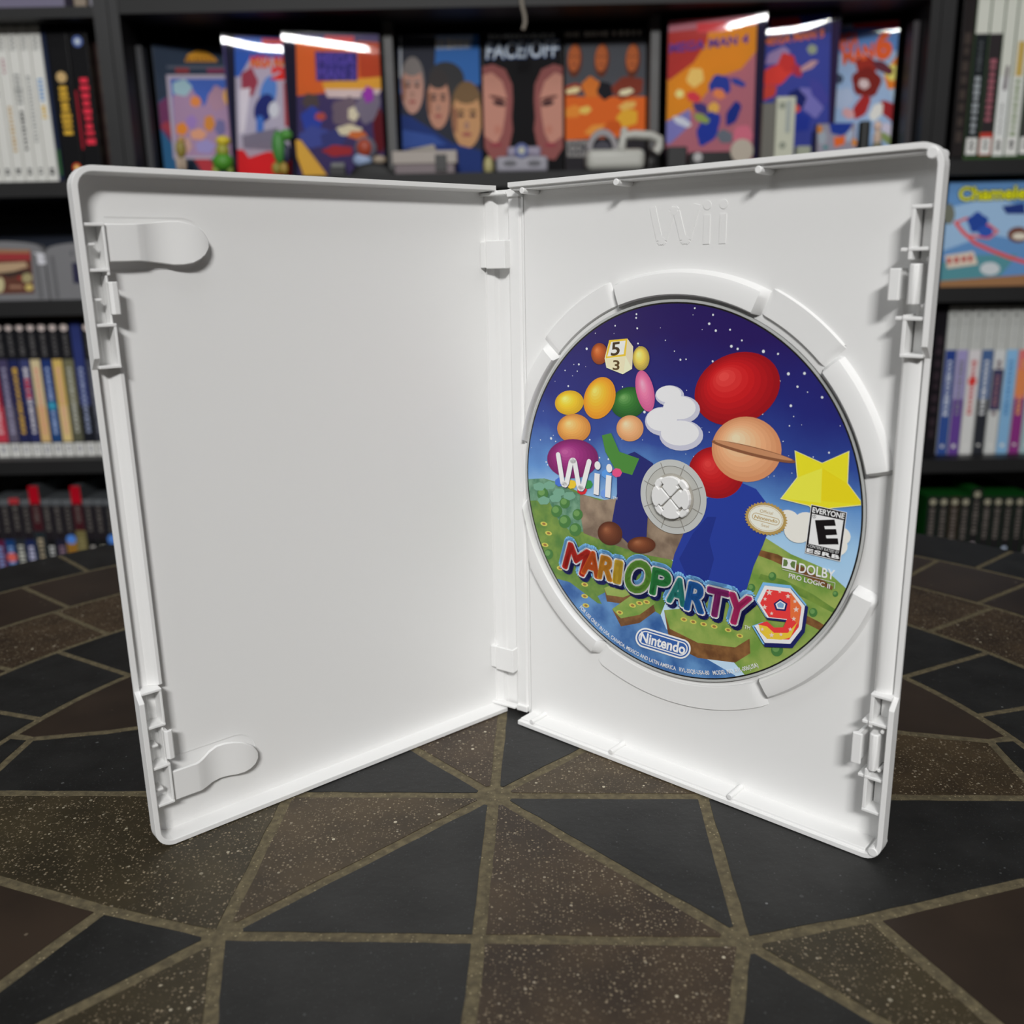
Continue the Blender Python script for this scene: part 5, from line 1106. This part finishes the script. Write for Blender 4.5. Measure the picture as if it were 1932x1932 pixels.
mb = MB(); blob(mb, 922, 315, 10, 20, 1.234, mat((196, 186, 132), .5, 1), .01); tag(mb.build('round_gadget', smooth=True), 'cream rounded gadget standing left of the light grey console', 'gadget')
# white controller with an arched top and strap arm
Y = 1.23; wc = mat((200, 200, 192), .4, 1); t = pt_thing('game_controller', 'bulky white controller with an arched top and a curved side arm', 'controller', 1165, Y)
mb = MB(); solid(mb, 1107, 280, 1218, 326, Y, .04, wc, True); mb.build('controller_shell', t, bevel=.008, seg=4, smooth=True)
mb = MB(); n = 14; F = frame((0, Y + .012, 0), (1, 0, 0), (0, 1, 0)); c = atY(1139, 281, Y); ro = atY(1169, 281, Y).x - c.x; L1 = []
for i in range(n + 1):
    a = pi * i / n; L1.append([F(c.x + r_ * cos(a), w_, c.z + r_ * 1.28 * sin(a)) for r_, w_ in ((ro, 0), (ro, .01), (ro * .66, .01), (ro * .66, 0))])
mb.loft(L1, mat((150, 146, 150), .4, 1)); mb.build('arch', t, bevel=.0008, smooth=True)
mb = MB(); solid(mb, 1116, 262, 1162, 281, Y + .022, .004, mat((36, 34, 56), .5, 1)); mb.build('dark_inset', t)
def tube(mb, pts, r, m, n=10):
    L_ = []
    for i, p_ in enumerate(pts):
        d = (pts[min(i + 1, len(pts) - 1)] - pts[max(i - 1, 0)]).normalized(); u = d.cross(Vector((0, 1, 0))).normalized(); v = d.cross(u)
        L_.append([p_ + u * r * cos(2 * pi * k / n) + v * r * sin(2 * pi * k / n) for k in range(n)])
    mb.loft(L_, m)
mb = MB(); tube(mb, [atY(x, y, 1.236) for x, y in ((1172, 284), (1176, 258), (1196, 254), (1228, 256), (1244, 263), (1244, 278), (1237, 288))], .0055, wc); mb.build('side_arm', t, smooth=True)
mb = MB(); blob(mb, 1178, 249, 8, 9, 1.236, wc); mb.build('thumb_stick', t, smooth=True)
# dark console, cream disc, white standing console
Y = 1.228; t = pt_thing('game_console', 'flat black console with one round silver button below the orange game box', 'console', 1320, Y)
mb = MB(); solid(mb, 1300, 286, 1386, 322, Y, .014, mat((26, 26, 28), .35, 1), True); mb.build('console_shell', t, bevel=.0015)
c = atY(1316, 297, Y); F = frame((0, Y, 0), (1, 0, 0), (0, 1, 0)); mb = MB(); mb.cyl(F, c.x, c.z, .0055, -.002, .001, mat((196, 196, 196), .3, 1), 20); mb.build('round_button', t)
mb = MB(); solid(mb, 1259, 276, 1297, 322, 1.23, .012, mat((30, 30, 32), .5, 1), True); tag(mb.build('game_cartridge', bevel=.002), 'black cartridge standing just right of the right shelf divider', 'cartridge')
c = atY(1400, 285, 1.224); mb = MB(); F = frame((0, 1.224, 0), (1, 0, 0), (0, 1, 0)); mb.cyl(F, c.x, c.z, .0142, 0, .004, mat((196, 184, 168), .4, 1), 30); o = mb.build('round_badge', bevel=.001); tag(o, 'cream round badge leaning on the right end of the flat black console', 'badge')
Y = 1.2235; t = pt_thing('game_console', 'narrow white console standing upright in a grey cradle on the right of the shelf', 'console', 1480, Y)
mb = MB(); solid(mb, 1463, 182, 1499, 318, Y, .013, mat((214, 216, 196), .35, 1), True); mb.build('console_shell', t, bevel=.001)
mb = MB(); solid(mb, 1437, 194, 1462, 318, Y + .002, .010, mat((112, 110, 102), .5, 1), True); mb.build('side_cradle', t, bevel=.001)
F = frame((0, Y, 0), (1, 0, 0), (0, 1, 0))
for y in (199, 274): c = atY(1476, y, Y); mb = MB(); mb.cyl(F, c.x, c.z, .004, -.0006, .001, mat((150, 156, 140), .4, 1), 18); mb.build('round_button', t)
c0, c1 = atY(1484, 190, Y), atY(1490, 250, Y); mb = MB(); mb.box((c0.x, Y - .0006, c1.z), (c1.x, Y + .001, c0.z), mat((176, 184, 180), .35, 1)); mb.build('disc_slot', t)
mb = MB(); solid(mb, 1502, 275, 1530, 318, 1.238, .012, mat((170, 176, 156), .5, 1), True); tag(mb.build('game_controller', bevel=.002), 'small pale green-white controller right of the white standing console', 'controller')
# small printed box, black cylinder, cream figure
Y = 1.24; t = pt_thing('small_box', 'small blue and orange printed box in front of the sky blue game box', 'box', 1580, Y)
mb = MB(); solid(mb, 1540, 232, 1612, 318, Y, .012, mat((90, 84, 90), .4, 1), True); mb.build('box_shell', t, bevel=.0006)
p = Print((0, Y, 0), (1, 0, 0), (0, 0, 1), (0, -1, 0), step=2.5e-5, lift=5e-5, zoom=(1500, 160, 6.44))
p.poly([(270, 480), (740, 460), (740, 940), (270, 940)], pr(140, 136, 150)); p.poly([(410, 470), (710, 460), (640, 580), (560, 620), (440, 590)], pr(34, 56, 140)); p.poly([(470, 640), (610, 620), (600, 720), (480, 760)], pr(216, 100, 44))
p.ell(330, 640, 50, 90, pr(150, 160, 170), 0, 16); p.ell(660, 620, 40, 80, pr(160, 170, 190), 20, 16); p.ell(300, 540, 34, 50, pr(190, 120, 50), 0, 14); p.ell(370, 760, 30, 24, pr(50, 130, 130), 0, 12); p.ell(720, 700, 30, 50, pr(206, 130, 50), 0, 12); p.build('box_print', t)
mb = MB(); c = atY(1632, 228, 1.24); zcyl(mb, c.x + .002, 1.246, [(zB + .0004, .0072), (c.z - .001, .0072), (c.z, .0062)], mat((38, 40, 40), .4, 1), 24); tag(mb.build('canister', smooth=True), 'black cylindrical canister right of the small printed box', 'canister')
figure('cream toy figure right of the black canister', [('torso', 1655, 262, 8, 20, (206, 180, 160)), ('head', 1656, 238, 8, 10, (226, 196, 180)), ('base', 1654, 286, 11, 22, (110, 108, 84))], 1653, 1.24)
mb = MB(); tube(mb, [atY(x, y, 1.214) for x, y in ((982, -14), (985, 10), (990, 30), (991, 42), (987, 56))], .0022, mat((150, 142, 130), .5, 1), 8); tag(mb.build('hanging_cord', smooth=True), 'short pale cord hanging over the front of the middle bookcase', 'cord')
